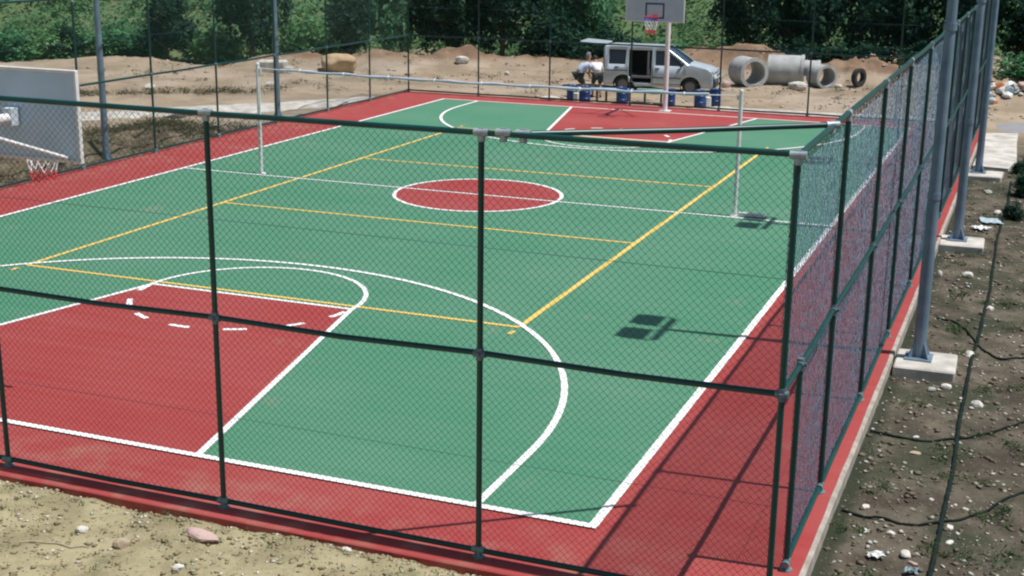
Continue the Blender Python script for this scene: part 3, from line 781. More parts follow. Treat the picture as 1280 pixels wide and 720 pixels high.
# ------------------------------------------------------------------ van
def make_van():
    t = thing('silver_van', 'silver van with open sliding door and raised tailgate parked behind the far fence', 'van', (-2.02, 36.72, -0.17), math.radians(6.0))
    t.scale = (0.95, 0.95, 0.90)
    XR, XF = -2.12, 2.08
    AX = (-1.36, 1.22); RA = 0.39; ZW = 0.31
    zb = lambda x: max([0.26] + [ZW+math.sqrt(max(0, RA*RA-(x-a)**2)) for a in AX if abs(x-a) < RA])
    def ytop(z): return 0.865 - max(0, z-1.02)*0.17 - max(0, 0.5-z)*0.06
    def roof(x):
        if x < 0.28: return 1.80 - max(0, -1.9-x)*0.25
        return max(1.80-(x-0.28)*0.735, hood(x))
    def hood(x):
        if x < 1.15: return 1.16
        return 1.16-(x-1.15)*0.22-max(0, x-1.75)**2*1.6
    belt = lambda x: min(1.10, hood(x)-0.04) if x < 1.15 else hood(x)-0.05
    wt = lambda x: min(1.68, roof(x)-0.115)
    xs = sorted(set([round(XR+(XF-XR)*k/70, 4) for k in range(71)] + [-1.16, -0.27]))
    door = (-1.16, -0.27)
    wins = [(-1.93, -1.27, 'window'), (-0.13, 0.92, 'window')]
    mb = MB()
    def face(sgn, opening):
        for a, b in zip(xs[:-1], xs[1:]):
            m = (a+b)/2
            op = opening and door[0] < m < door[1]
            def P(x, z): return (x, sgn*ytop(z), z)
            zs = [0.5, 0.8]
            lo_a, lo_b = zb(a), zb(b)
            if op: tops_a, tops_b = [lo_a, 0.40], [lo_b, 0.40]
            else:
                ba, bb = belt(a), belt(b)
                tops_a = [lo_a + (ba-lo_a)*q for q in (0, 0.3, 0.6, 1)]; tops_b = [lo_b + (bb-lo_b)*q for q in (0, 0.3, 0.6, 1)]
            for i in range(len(tops_a)-1):
                mb.quad(P(a, tops_a[i]), P(b, tops_b[i]), P(b, tops_b[i+1]), P(a, tops_a[i+1]))
            inwin = any(w0 < m < w1 for w0, w1, _ in wins) and wt(m) > belt(m)+0.05
            if not op and not inwin and roof(m) > belt(m)+0.03 and m < 1.16:
                mb.quad(P(a, belt(a)), P(b, belt(b)), P(b, max(wt(b), belt(b))), P(a, max(wt(a), belt(a))))
            if m < 1.16:
                mb.quad(P(a, max(wt(a), belt(a))), P(b, max(wt(b), belt(b))), P(b, roof(b)), P(a, roof(a)))
            else:
                mb.quad(P(a, belt(a)), P(b, belt(b)), P(b, hood(b)), P(a, hood(a)))
    face(-1, True); face(1, False)
    # roof and hood skins
    for a, b in zip(xs[:-1], xs[1:]):
        m = (a+b)/2
        if m > 0.28 and m < 1.15: continue
        for k in range(8):
            s0, s1 = -1+k/4, -1+(k+1)/4
            def Q(x, s):
                z = roof(x) if x < 0.5 else hood(x)
                return (x, s*ytop(z), z+(0.05 if x < 0.5 else 0.06)*(1-s*s))
            mb.quad(Q(a, s0), Q(b, s0), Q(b, s1), Q(a, s1))
    # nose
    zf = hood(XF)
    prof = [(XF, zf), (XF+0.05, zf-0.1), (XF+0.06, 0.62)]
    for (xa, za), (xb, zb_) in zip(prof[:-1], prof[1:]):
        for k in range(8):
            s0, s1 = -1+k/4, -1+(k+1)/4
            f = lambda x, z, s: (x+0.07*(1-s*s), s*ytop(z), z+(0.06*(1-s*s) if z == zf else 0))
            mb.quad(f(xa, za, s0), f(xb, zb_, s0), f(xb, zb_, s1), f(xa, za, s1))
    # rear frame
    for s in (1, -1): mb.box((XR+0.02, s*0.77, 1.05), (0.05, 0.12, 1.4))
    mb.box((XR+0.02, 0, 1.74), (0.05, 1.4, 0.10))
    body = mb.build('body', M['car_silver'], t)
    bm = bmesh.new(); bm.from_mesh(body.data); bmesh.ops.remove_doubles(bm, verts=bm.verts[:], dist=0.002); bm.to_mesh(body.data); bm.free()
    autosmooth(body, 32)
    sd = body.modifiers.new('thick', 'SOLIDIFY'); sd.thickness = 0.025; sd.offset = 0
    # glass
    def glass(sgn, w0, w1):
        mb = MB(); v = []; n = 12
        for k in range(n+1):
            x = w0+(w1-w0)*k/n
            for z in (belt(x)-0.005, max(wt(x), belt(x)+0.004)): v.append((x, sgn*(ytop(z)-0.012), z))
        mb.add(v, [(2*k, 2*k+2, 2*k+3, 2*k+1) for k in range(n)])
        o = mb.build('window', M['car_glass'], t); return o
    for s in (-1, 1):
        for w0, w1, _ in wins: glass(s, w0, w1)
        p = 0.36; MB().box((p, s*(ytop(1.4)-0.008), 1.38), (0.045, 0.02, 0.56)).build('window_pillar', M['black'], t)
    glass(1, -1.16, -0.27)
    mb = MB(); v = []
    for x in (0.285, 0.7, 1.145):
        z = roof(x)
        for k in range(9):
            s = -1+k/4; v.append((x+0.06*(1-s*s), s*(ytop(z)-0.03), z+0.03*(1-s*s)))
    mb.add(v, [(i*9+k, i*9+k+1, (i+1)*9+k+1, (i+1)*9+k) for i in range(2) for k in range(8)])
    autosmooth(mb.build('windscreen', M['windscreen'], t))
    # interior: near-black shell added to stand in for the cabin's shade
    mb = MB().box((-0.35, 0, 0.33), (3.4, 1.56, 0.05)).box((-0.75, 0.66, 1.02), (2.5, 0.02, 1.36)).box((-1.3, 0, 1.0), (0.02, 1.3, 1.3)).box((1.02, 0, 0.85), (0.35, 1.5, 0.5)).box((-0.9, 0, 1.70), (2.2, 1.3, 0.02))
    mb.build('cabin_shade_shell', M['interior'], t)
    for y in (-0.4, 0.4):
        s = MB().bbox((0.05, y, 0.62), (0.5, 0.5, 0.2), 0.05).bbox((-0.20, y, 1.02), (0.16, 0.48, 0.66), 0.05, Matrix.Rotation(-0.2, 3, 'Y')).bbox((-0.27, y, 1.45), (0.1, 0.26, 0.2), 0.04)
        s.build('seat', M['seat_dark'], t)
    s = MB().bbox((-1.15, 0.0, 0.62), (0.45, 1.3, 0.2), 0.05).bbox((-1.38, 0.0, 1.0), (0.14, 1.3, 0.6), 0.05); s.build('rear_seat', M['seat_dark'], t)
    MB().bbox((-0.42, -0.70, 1.12), (0.09, 0.05, 1.05), 0.015).build('door_pillar', M['seat_grey'], t)
    MB().tube([(-0.40, -0.73, 1.0), (-0.36, -0.76, 0.75), (-0.30, -0.78, 0.62), (-0.22, -0.79, 0.50)], 0.03, 6).build('seat_belt', M['seat_grey'], t)
    # sliding door slid back outside the rear flank
    dr = MB()
    for q in ((0.36, 0.60), (0.62, 0.86), (0.88, 1.08)):
        z0, z1 = q; dr.quad((-2.02, -ytop(z0)-0.05, z0), (-1.18, -ytop(z0)-0.05, z0), (-1.18, -ytop(z1)-0.05, z1), (-2.02, -ytop(z1)-0.05, z1))
    # door handles, mirror, lamps, trim
    for x in (-0.05, -1.05 + 0.0):
        if x > -0.5: MB().bbox((x, -0.885, 0.99), (0.16, 0.03, 0.035), 0.008).build('handle', M['black'], t)
    MB().bbox((-1.62, -0.885, 0.99), (0.16, 0.03, 0.035), 0.008).build('handle', M['black'], t)
    for s in (-1, 1):
        mr = MB().bbox((0.86, s*0.98, 1.18), (0.12, 0.20, 0.17), 0.03); mr.box((0.88, s*0.88, 1.13), (0.05, 0.1, 0.04)); mr.build('mirror', M['black'], t)
        MB().bbox((1.99, s*0.70, 0.88), (0.22, 0.26, 0.15), 0.03).build('headlight', M['lamp_clear'], t)
        MB().bbox((XR-0.01, s*0.79, 1.15), (0.05, 0.1, 0.42), 0.015).build('tail_light', M['lamp_red'], t)
        MB().bbox((-0.08, s*0.873, 0.63), (1.9, 0.025, 0.09), 0.008).build('side_moulding', M['trim_grey'], t)
    MB().bbox((2.08, 0, 0.45), (0.26, 1.68, 0.34), 0.06).bbox((2.15, 0, 0.74), (0.08, 0.9, 0.14), 0.02).build('front_bumper', M['bumper'], t)
    MB().bbox((-2.14, 0, 0.46), (0.16, 1.66, 0.26), 0.05).build('rear_bumper', M['bumper'], t)
    MB().bbox((2.215, 0, 0.52), (0.012, 0.5, 0.11), 0.003).build('number_plate', M['can_white'], t)
    mb = MB()
    for x, z0, z1 in ((-0.22, 0.4, 1.72), (1.0, 0.74, 1.06), (-1.19, 0.4, 1.72)):
        mb.box((x, -ytop((z0+1.02)/2)-0.012, (z0+min(z1, 1.02))/2), (0.014, 0.012, min(z1, 1.02)-z0))
    mb.box((0.36, -0.872, 0.36), (1.2, 0.012, 0.014))
    mb.build('door_seam', M['black'], t)
    MB().bbox((-1.62, -0.888, 0.86), (0.85, 0.014, 0.03), 0.004).build('door_track', M['black'], t)
    # tailgate
    R = Matrix.Rotation(math.radians(4), 3, 'Y')
    tg = MB().bbox(Vector((-2.12, 0, 1.86)) + R @ Vector((-0.50, 0, 0.0)), (1.0, 1.36, 0.06), 0.02, R).build('tailgate', M['car_silver'], t)
    MB().bbox(Vector((-2.12, 0, 1.86)) + R @ Vector((-0.36, 0, -0.035)), (0.5, 1.12, 0.02), 0.006, R).build('rear_window', M['car_glass'], tg)
    for s in (1, -1): MB().tube([(-2.08, s*0.66, 1.5), (-2.5, s*0.66, 1.86)], 0.012, 6).build('gas_strut', M['black'], t)
    # wheels
    for a in AX:
        for s in (-1, 1):
            w = MB(); w.lathe([(0.19, -0.10), (0.27, -0.105), (0.305, -0.08), (0.312, 0), (0.305, 0.08), (0.27, 0.105), (0.19, 0.10)], 24)
            w.v = [(p[0]+a, p[2]+s*0.76, p[1]+ZW) for p in w.v]
            ty = autosmooth(w.build('wheel', M['rubber'], t))
            r = MB(); r.lathe([(0.0, 0.07), (0.06, 0.085), (0.17, 0.075), (0.195, 0.098), (0.195, 0.06)], 20)
            for k in range(6): r.box((0.115*math.cos(k*PI/3), 0.115*math.sin(k*PI/3), 0.088), (0.05, 0.05, 0.012))
            r.v = [(p[0]+a, s*p[2]+s*0.76, p[1]+ZW) for p in r.v]
            autosmooth(r.build('rim', M['rim_metal'], ty))
        for s in (-1, 1):
            w = MB().lathe([(0.38, -0.16), (0.38, 0.08)], 20); w.v = [(p[0]+a, p[2]+s*0.72, p[1]+ZW) for p in w.v]; w.build('wheel_arch', M['black'], t)
    return t
M['trim_grey'] = mat('grey_trim', (0.20, 0.21, 0.22), None, rough=0.6)
M['bumper'] = mat('dark_bumper_plastic', (0.05, 0.055, 0.065), None, rough=0.55)
make_van()

# ------------------------------------------------------------------ drums, cans, benches
def make_drum():
    t = thing('blue_drum', '', 'drum', (0, 0, 0), 0, 'blue drums by the far fence')
    prof = [(0, 0), (0.17, 0), (0.185, 0.02), (0.185, 0.17), (0.195, 0.18), (0.195, 0.2), (0.185, 0.21), (0.185, 0.38), (0.195, 0.39), (0.195, 0.41), (0.185, 0.42), (0.183, 0.53), (0.17, 0.56)]
    autosmooth(MB().lathe(prof, 22).build('drum_body', M['drum_blue'], t))
    autosmooth(MB().lathe([(0.178, 0.545), (0.192, 0.55), (0.192, 0.585), (0.175, 0.59), (0.165, 0.575), (0, 0.575)], 22).build('lid', M['drum_blue'], t))
    MB().lathe([(0.03, 0.575), (0.03, 0.605), (0, 0.605)], 10, c=(0.09, 0, 0)).build('bung', M['can_white'], t)
    return t
drums = [(-3.83, 31.92, 'blue drum leftmost of the row, under the left end of the blue bench'), (-3.38, 31.95, 'blue drum second from left, in front of the two bending people'),
         (-2.14, 32.15, 'blue drum in the gap under the right half of the blue bench'), (-0.50, 32.25, 'blue drum just right of the white far hoop pole'),
         (0.47, 32.45, 'blue drum in front of the van nose, nearer of the pair'), (0.80, 33.3, 'blue drum in front of the van nose, farther of the pair')]
dp = make_drum()
for i, (x, y, lb) in enumerate(drums):
    o = dp if i == 0 else copy_tree(dp)
    o.location = (x, y, h1(x, y)-0.01); o.rotation_euler = (0, 0, i*1.1); o['label'] = lb
def make_can():
    t = thing('white_can', '', 'can', (0, 0, 0), 0, 'white plastic cans by the far fence')
    MB().bbox((0, 0, 0.19), (0.19, 0.16, 0.36), 0.03).build('can_body', M['can_white'], t)
    MB().tube([(-0.08, 0, 0.37), (-0.06, 0, 0.45), (0.04, 0, 0.45), (0.06, 0, 0.38)], 0.015, 6).build('handle', M['can_white'], t)
    MB().lathe([(0.03, 0.37), (0.03, 0.42), (0, 0.42)], 10, c=(0.09, 0.05, 0)).build('cap', M['drum_blue'], t)
    return t
cp = make_can()
for i, (x, y, lb) in enumerate([(-3.62, 31.75, 'white can between the two leftmost blue drums'),                                 (0.72, 32.6, 'white can between the pair of drums by the van nose')]):
    o = cp if i == 0 else copy_tree(cp)
    o.location = (x, y, h1(x, y)-0.005); o.rotation_euler = (0, 0, 0.4*i); o['label'] = lb
def bench(label, x0, x1, y0, y1, m, ml, legs):
    cx, cy = (x0+x1)/2, (y0+y1)/2; a = math.atan2(y1-y0, x1-x0); ln = math.hypot(x1-x0, y1-y0)
    z = h1(cx, cy)
    t = thing('bench', label, 'bench', (cx, cy, z), a, 'benches by the far fence')
    for k in range(3): MB().bbox((0, -0.13+0.13*k, 0.445), (ln, 0.115, 0.035), 0.006).build('plank', m, t)
    for s in legs:
        for y in (-0.13, 0.13): MB().tube([(s*ln/2, y*1.2, 0), (s*ln/2, y, 0.43)], 0.02, 8).build('leg', ml, t)
        MB().box((s*ln/2, 0, 0.41), (0.04, 0.36, 0.03)).build('crosspiece', ml, t)
bench('pale blue bench with brown legs in front of the bending people', -4.25, -1.92, 32.35, 32.75, M['bench_blue'], M['bench_leg'], (-0.85, -0.05, 0.22, 0.85))
bench('pale green bench in front of the van beside the white hoop pole', -1.80, -0.70, 32.78, 32.95, M['bench_green'], M['bench_leg_green'], (-0.5, 0.5))

# ------------------------------------------------------------------ people
def skin_obj(name, nodes, edges, m, parent, sub=1, root=None):
    me = bpy.data.meshes.new(name)
    keys = list(nodes); ix = {k: i for i, k in enumerate(keys)}
    me.from_pydata([nodes[k][0] for k in keys], [(ix[a], ix[b]) for a, b in edges], [])
    o = bpy.data.objects.new(name, me); COL.objects.link(o)
    md = o.modifiers.new('skin', 'SKIN'); md.use_smooth_shade = True
    for k in keys:
        r = nodes[k][1]; sv = me.skin_vertices[0].data[ix[k]]
        sv.radius = r if isinstance(r, tuple) else (r, r)
        sv.use_root = (k == (root or keys[0]))
    s = o.modifiers.new('sub', 'SUBSURF'); s.levels = sub; s.render_levels = sub
    dg = bpy.context.evaluated_depsgraph_get()
    nm = bpy.data.meshes.new_from_object(o.evaluated_get(dg))
    bpy.data.objects.remove(o)
    nm.materials.clear(); nm.materials.append(m)
    nm.polygons.foreach_set('use_smooth', [True]*len(nm.polygons))
    return link(name, nm, parent)
def person(label, loc, rz, lean, knee, armf, shirt, hairm, headtilt):
    """local frame: faces +x; lean = forward bend of the back in degrees"""
    t = thing('person', label, 'person', loc, rz, 'people bending behind the van')
    V3 = Vector; la = math.radians(lean)
    d = V3((math.sin(la), 0, math.cos(la))); perp = V3((math.cos(la), 0, -math.sin(la)))
    N = {}; E = []
    ank_x = 0.0
    pel = V3((-0.10-0.10*math.sin(la), 0, 0.93-knee))
    N['pel'] = (pel, (0.135, 0.16))
    N['waist'] = (pel+d*0.17, (0.115, 0.145)); N['chest'] = (pel+d*0.36, (0.125, 0.16)); N['neckb'] = (pel+d*0.50, (0.075, 0.10))
    ha = la-math.radians(headtilt); hd = V3((math.sin(ha), 0, math.cos(ha))); hp = V3((math.cos(ha), 0, -math.sin(ha)))
    N['neck'] = (pel+d*0.56+hd*0.03, 0.052)
    hb = pel+d*0.56+hd*0.10
    N['jaw'] = (hb+hp*0.025+hd*0.02, (0.062, 0.068)); N['head'] = (hb+hd*0.11+hp*0.01, (0.088, 0.078)); N['crown'] = (hb+hd*0.185, (0.062, 0.06))
    N['nose'] = (hb+hd*0.075+hp*0.118, 0.014)
    E += [('pel', 'waist'), ('waist', 'chest'), ('chest', 'neckb'), ('neckb', 'neck'), ('neck', 'jaw'), ('jaw', 'head'), ('head', 'crown'), ('head', 'nose')]
    shirtN = {'pel': (pel+d*0.02, (0.155, 0.18)), 'waist': (N['waist'][0], (0.145, 0.172)), 'chest': (N['chest'][0], (0.15, 0.185)), 'neckb': (N['neckb'][0]-d*0.02, (0.085, 0.11))}
    shirtE = [('pel', 'waist'), ('waist', 'chest'), ('chest', 'neckb')]
    shN = {'pel': (pel+d*0.03, (0.15, 0.172))}; shE = []
    shoe_specs = []
    for s, nm in ((1, 'l'), (-1, 'r')):
        sh = pel+d*0.45+V3((0, s*0.185, 0))
        f = armf[0 if s > 0 else 1]
        el = sh+V3((0.27*math.sin(f), s*0.03, -0.27*math.cos(f)))
        wr = el+V3((0.25*math.sin(f+0.35), -s*0.02, -0.25*math.cos(f+0.35)))
        hd_ = (wr-el).normalized(); side = V3((0, s, 0))
        N['sh'+nm] = (sh, 0.062); N['el'+nm] = (el, 0.041); N['wr'+nm] = (wr, 0.026); N['pm'+nm] = (wr+hd_*0.075, (0.018, 0.038))
        E += [('chest', 'sh'+nm), ('sh'+nm, 'el'+nm), ('el'+nm, 'wr'+nm), ('wr'+nm, 'pm'+nm)]
        fwd = side.cross(hd_).normalized()
        for q, (off, l1) in enumerate(((-0.03, 0.075), (-0.01, 0.085), (0.012, 0.08), (0.032, 0.06))):
            b = wr+hd_*0.09+fwd*off; mid_ = b+hd_*l1*0.55-side*0.006; tip = b+hd_*l1-side*0.022
            N[f'fa{q}{nm}'] = (b, 0.0095); N[f'fb{q}{nm}'] = (mid_, 0.0088); N[f'fc{q}{nm}'] = (tip, 0.0075)
            E += [('pm'+nm, f'fa{q}{nm}'), (f'fa{q}{nm}', f'fb{q}{nm}'), (f'fb{q}{nm}', f'fc{q}{nm}')]
        tb = wr+hd_*0.035-fwd*0.03; N['t0'+nm] = (tb, 0.012); N['t1'+nm] = (tb+hd_*0.04-fwd*0.03, 0.010); N['t2'+nm] = (tb+hd_*0.07-fwd*0.035-side*0.01, 0.0085)
        E += [('wr'+nm, 't0'+nm), ('t0'+nm, 't1'+nm), ('t1'+nm, 't2'+nm)]
        shirtN['sh'+nm] = (sh-V3((0, s*0.01, 0)), 0.082); shirtN['sl'+nm] = (sh.lerp(el, 0.75), 0.066)
        shirtE += [('chest', 'sh'+nm), ('sh'+nm, 'sl'+nm)]
        hip = pel+V3((0, s*0.095, -0.05)); stride = s*0.07
        an = V3((ank_x+stride-0.06, s*0.13, 0.075)); kn = hip.lerp(an, 0.52)+V3((0.06+knee*0.9, s*0.01, 0))
        N['hip'+nm] = (hip, 0.092); N['kn'+nm] = (kn, 0.058); N['cf'+nm] = (kn.lerp(an, 0.35)-V3((0.02, 0, 0)), 0.055); N['an'+nm] = (an, 0.037)
        N['toe'+nm] = (an+V3((0.16, s*0.02, -0.045)), 0.028)
        E += [('pel', 'hip'+nm), ('hip'+nm, 'kn'+nm), ('kn'+nm, 'cf'+nm), ('cf'+nm, 'an'+nm), ('an'+nm, 'toe'+nm)]
        shN['hip'+nm] = (hip, 0.112); shN['th'+nm] = (hip.lerp(kn, 0.85), 0.088)
        shE += [('pel', 'hip'+nm), ('hip'+nm, 'th'+nm)]
        shoe_specs.append((an, s))
    body = skin_obj('body', N, E, M['skin'], t, 2, 'pel')
    skin_obj('shirt', shirtN, shirtE, shirt, t, 2, 'pel')
    skin_obj('shorts', shN, shE, M['shorts'], t, 2, 'pel')
    for an, s in shoe_specs:
        skin_obj('shoe', {'a': (an+V3((-0.05, 0, -0.03)), (0.045, 0.045)), 'b': (an+V3((0.06, s*0.008, -0.03)), (0.045, 0.042)), 'c': (an+V3((0.19, s*0.02, -0.045)), (0.038, 0.028))}, [('a', 'b'), ('b', 'c')], M['shoe'], t, 1)
    # hair cap over the back and top of the skull
    bm = bmesh.new(); bmesh.ops.create_icosphere(bm, subdivisions=3, radius=1)
    R = Matrix((( hp.x, 0, hd.x), (0, 1, 0), (hp.z, 0, hd.z)))
    bmesh.ops.delete(bm, geom=[v for v in bm.verts if v.co.x*0.9-v.co.z*0.5 > 0.22], context='VERTS')
    for v in bm.verts: v.co = hb+hd*0.125+hp*0.0 + R @ Vector((v.co.x*0.108, v.co.y*0.092, v.co.z*0.125))
    me = bpy.data.meshes.new('hair'); bm.to_mesh(me); bm.free(); me.materials.append(hairm)
    o = link('hair', me, t); so_ = o.modifiers.new('t', 'SOLIDIFY'); so_.thickness = 0.012
    me.polygons.foreach_set('use_smooth', [True]*len(me.polygons))
    for s in (1, -1):
        c = hb+hd*0.10+hp*0.083+V3((0, s*0.032, 0))
        MB().lathe([(0.0, -0.012), (0.009, -0.006), (0.012, 0), (0.009, 0.006), (0, 0.012)], 8, c=c).build('eye', M['black'], t)
        c = hb+hd*0.085-hp*0.005+V3((0, s*0.082, 0))
        MB().bbox(c, (0.035, 0.018, 0.06), 0.008).build('ear', M['skin'], t)
    MB().bbox(hb+hd*0.022+hp*0.088, (0.012, 0.045, 0.01), 0.003).build('mouth', M['rim_red'], t)
    return t
def zg(x, y): return h1(x, y)
person('person with grey hair in pale blue shirt and dark shorts, bending on the left', (-4.10, 33.75, zg(-4.1, 33.75)), math.radians(52), 44, 0.14, (0.45, 0.75), M['shirt_pale'], M['hair'], 38)
person('person in white shirt and dark shorts bending low on the right, beside the van', (-3.60, 33.85, zg(-3.6, 33.85)), math.radians(118), 50, 0.10, (0.5, 0.25), M['shirt_white'], M['hair_dark'], -5)

# ------------------------------------------------------------------ concrete pipes, boulder, block
def pipe(label, c, direction, length, ro, ri, z=None, m='pipe', name='concrete_pipe', cat='pipe', group='concrete pipes behind the far fence', tilt=0.0):
    t = thing(name, label, cat, (c[0], c[1], h1(*c) if z is None else z), direction, group)
    mb = MB(); n = 28
    prof = [(-length/2, ri), (-length/2, ro), (-length/2+0.02, ro*1.0), (length/2-0.12, ro), (length/2-0.115, ro*1.05), (length/2, ro*1.05), (length/2, ri), (-length/2, ri)]
    v = []
    for x, r in prof:
        for k in range(n):
            a = 2*PI*k/n; v.append((x, r*math.cos(a), ro+r*math.sin(a)))
    f = [(i*n+k, i*n+(k+1) % n, (i+1)*n+(k+1) % n, (i+1)*n+k) for i in range(len(prof)-1) for k in range(n)]
    o = mb.add(v, f).build('pipe_shell', M[m], t); autosmooth(o, 35)
    o.rotation_euler = (0, tilt, 0)
    return t
D = math.radians
pipe('large concrete pipe with its open end facing the court, leftmost of the pipes', (0.52, 39.7), D(-52), 1.15, 0.55, 0.44)
pipe('large concrete pipe lying sideways right of the leftmost pipe', (1.80, 40.6), D(8), 1.35, 0.57, 0.47)
pipe('short concrete pipe ring with open end behind a dark post, right of the large pipes', (3.15, 40.6), D(-48), 0.8, 0.43, 0.35)
pipe('small concrete pipe lying between the large sideways pipe and the open ring', (2.62, 41.0), D(10), 0.8, 0.30, 0.23, z=0.2)
pipe('worn tyre standing upright by the brown heap, right of the pipes', (4.45, 41.3), D(-30), 0.2, 0.33, 0.22, m='rubber', name='old_tyre', cat='tyre', group='')

def rock_mesh(name, d, seed, m, sub=3, amp=0.22, flat=True):
    bm = bmesh.new(); bmesh.ops.create_icosphere(bm, subdivisions=sub, radius=1)
    r = random.Random(seed); dirs = [Vector((r.gauss(0, 1), r.gauss(0, 1), r.gauss(0, 1))).normalized() for _ in range(9)]
    offs = [0.62+0.3*r.random() for _ in dirs]
    for v in bm.verts:
        p = v.co.copy()
        for q, o in zip(dirs, offs):
            e = p.dot(q)-o
            if e > 0: p -= q*e*0.85
        k = 1+amp*0.35*math.sin(p.x*5+seed)*math.sin(p.y*4.3+seed*2)*math.cos(p.z*4.7)+r.uniform(-1, 1)*amp*0.12
        p *= k
        v.co = Vector((p.x*d[0]/2, p.y*d[1]/2, p.z*d[2]/2))
    me = bpy.data.meshes.new(name); bm.to_mesh(me); bm.free(); me.materials.append(m)
    if not flat: me.polygons.foreach_set('use_smooth', [True]*len(me.polygons))
    return me
def rock(name, label, cat, x, y, d, seed, m, rz=0.0, sink=0.3, group=None, sub=2, flat=True, z=None):
    o = link(name, rock_mesh(name, d, seed, m, sub, flat=flat))
    o.location = (x, y, (h1(x, y) if z is None else z)+d[2]*(0.5-sink)); o.rotation_euler = (0, 0, rz)
    return tag(o, label, cat, group)
rock('boulder', 'big rounded tan boulder on the dirt beyond the left fence', 'boulder', -15.4, 36.6, (1.65, 1.2, 0.85), 3, M['boulder'], 0.3, 0.12, sub=4, flat=False)
t = thing('concrete_block', 'pale concrete block lying left of the tan boulder beyond the left fence', 'block', (-17.6, 35.2, h1(-17.6, 35.2)), D(18))
MB().bbox((0, 0, 0.18), (1.1, 0.7, 0.5), 0.05).build('block_body', M['pale_concrete'], t)
MB().bbox((0.62, 0.05, 0.05), (0.35, 0.45, 0.28), 0.05).build('broken_corner', M['pale_concrete'], t)
rock('pale_slab', 'pale broken slab resting on the brown earth heap', 'slab', -11.25, 39.5, (0.62, 0.4, 0.42), 8, M['stone_white'], 0.3, 0.2)
rock('pale_stone', 'small pale stone at the foot of the brown heap', 'stone', -9.15, 39.2, (0.26, 0.2, 0.2), 9, M['stone_white'], 0.1, 0.2)
rock('pale_slab', 'broken white slab leaning at the end of the sideways pipe', 'slab', 2.52, 39.4, (0.85, 0.4, 0.4), 12, M['stone_white'], 0.2, 0.2)
rock('pale_stone', 'white stone between the pipe ring and the tyre', 'stone', 3.85, 40.4, (0.3, 0.22, 0.2), 14, M['stone_white'], 0.2, 0.2)
rock('pink_stone', 'pinkish stone beside the leftmost concrete pipe', 'stone', -0.12, 38.9, (0.42, 0.3, 0.38), 15, M['stone_pink'], 0.2, 0.2)
rock('pale_stone', 'white stone on the dirt left of the white volleyball post', 'stone', -15.2, 31.2, (0.5, 0.35, 0.25), 18, M['stone_white'], 0.2, 0.2)
rock('pale_stone', 'pale stone on the dirt strip right of the left floodlight mast', 'stone', -18.4, 28.3, (0.45, 0.35, 0.25), 19, M['stone_white'], 0.2, 0.2)
rock('pale_slab', 'white sheet lying on the dirt left of the leftmost drum', 'slab', -4.85, 32.45, (0.85, 0.5, 0.14), 21, M['stone_white'], 0.3, 0.2)
rock('pale_slab', 'white sheet lying on the dirt right of the drums', 'slab', 1.35, 32.5, (0.75, 0.5, 0.14), 22, M['stone_white'], 0.3, 0.2)
# rubble pile
t = thing('rubble_pile', 'heap of pale rubble and litter beyond the right fence', 'rubble', (10.3, 39.2, 0), 0)
rr = random.Random(5)
for k in range(70):
    x = rr.gauss(0.1, 1.0); y = rr.gauss(0, 0.5); s = rr.uniform(0.14, 0.5)
    mk = rr.choice(['stone_white', 'stone_white', 'stone_white', 'stone_grey', 'litter_white', 'litter_white', 'litter_orange', 'stone_pink', 'litter_blue'])
    o = link('rubble_chunk', rock_mesh('rubble_chunk', (s*1.3, s, s*0.7), 100+k, M[mk], 1), t)
    o.location = (x, y, h1(10.3+x, 39.2+y)+s*0.2); o.rotation_euler = (rr.uniform(-.5, .5), rr.uniform(-.5, .5), rr.uniform(0, 6))

# ------------------------------------------------------------------ foreground and side stones
rock('white_stone', 'rounded white stone lying on the foreground soil', 'stone', 3.07, -1.97, (0.13, 0.11, 0.09), 31, M['stone_white'], 0.3)
rock('tan_stone', 'tan stone right of the rounded white stone in the foreground', 'stone', 3.60, -2.06, (0.20, 0.15, 0.12), 32, M['stone_tan'], 0.2)
rock('pink_slab', 'long flat pinkish stone in the foreground soil near the fence', 'stone', 4.22, -1.72, (0.50, 0.20, 0.09), 33, M['stone_pink'], -0.25, 0.25)
rock('white_stone', 'white stone at the bottom edge of the foreground soil', 'stone', 4.36, -2.28, (0.13, 0.10, 0.08), 34, M['stone_white'], 0.4)
rock('white_stone', 'small flat white stone tucked against the slab edge in the foreground', 'stone', 5.55, -1.36, (0.14, 0.07, 0.05), 35, M['stone_white'], -0.2)
t = MB(); P = [(2.72+0.62*k/8, -2.42+0.20*k/8+0.015*math.sin(k*1.9)) for k in range(9)]
t.tube([(x, y, h1(x, y)+0.012) for x, y in P], [0.012-0.001*k for k in range(9)], 6)
tag(t.build('dry_stick', M['stick']), 'dry pale stick lying on the soil at lower left', 'stick')
i = 40
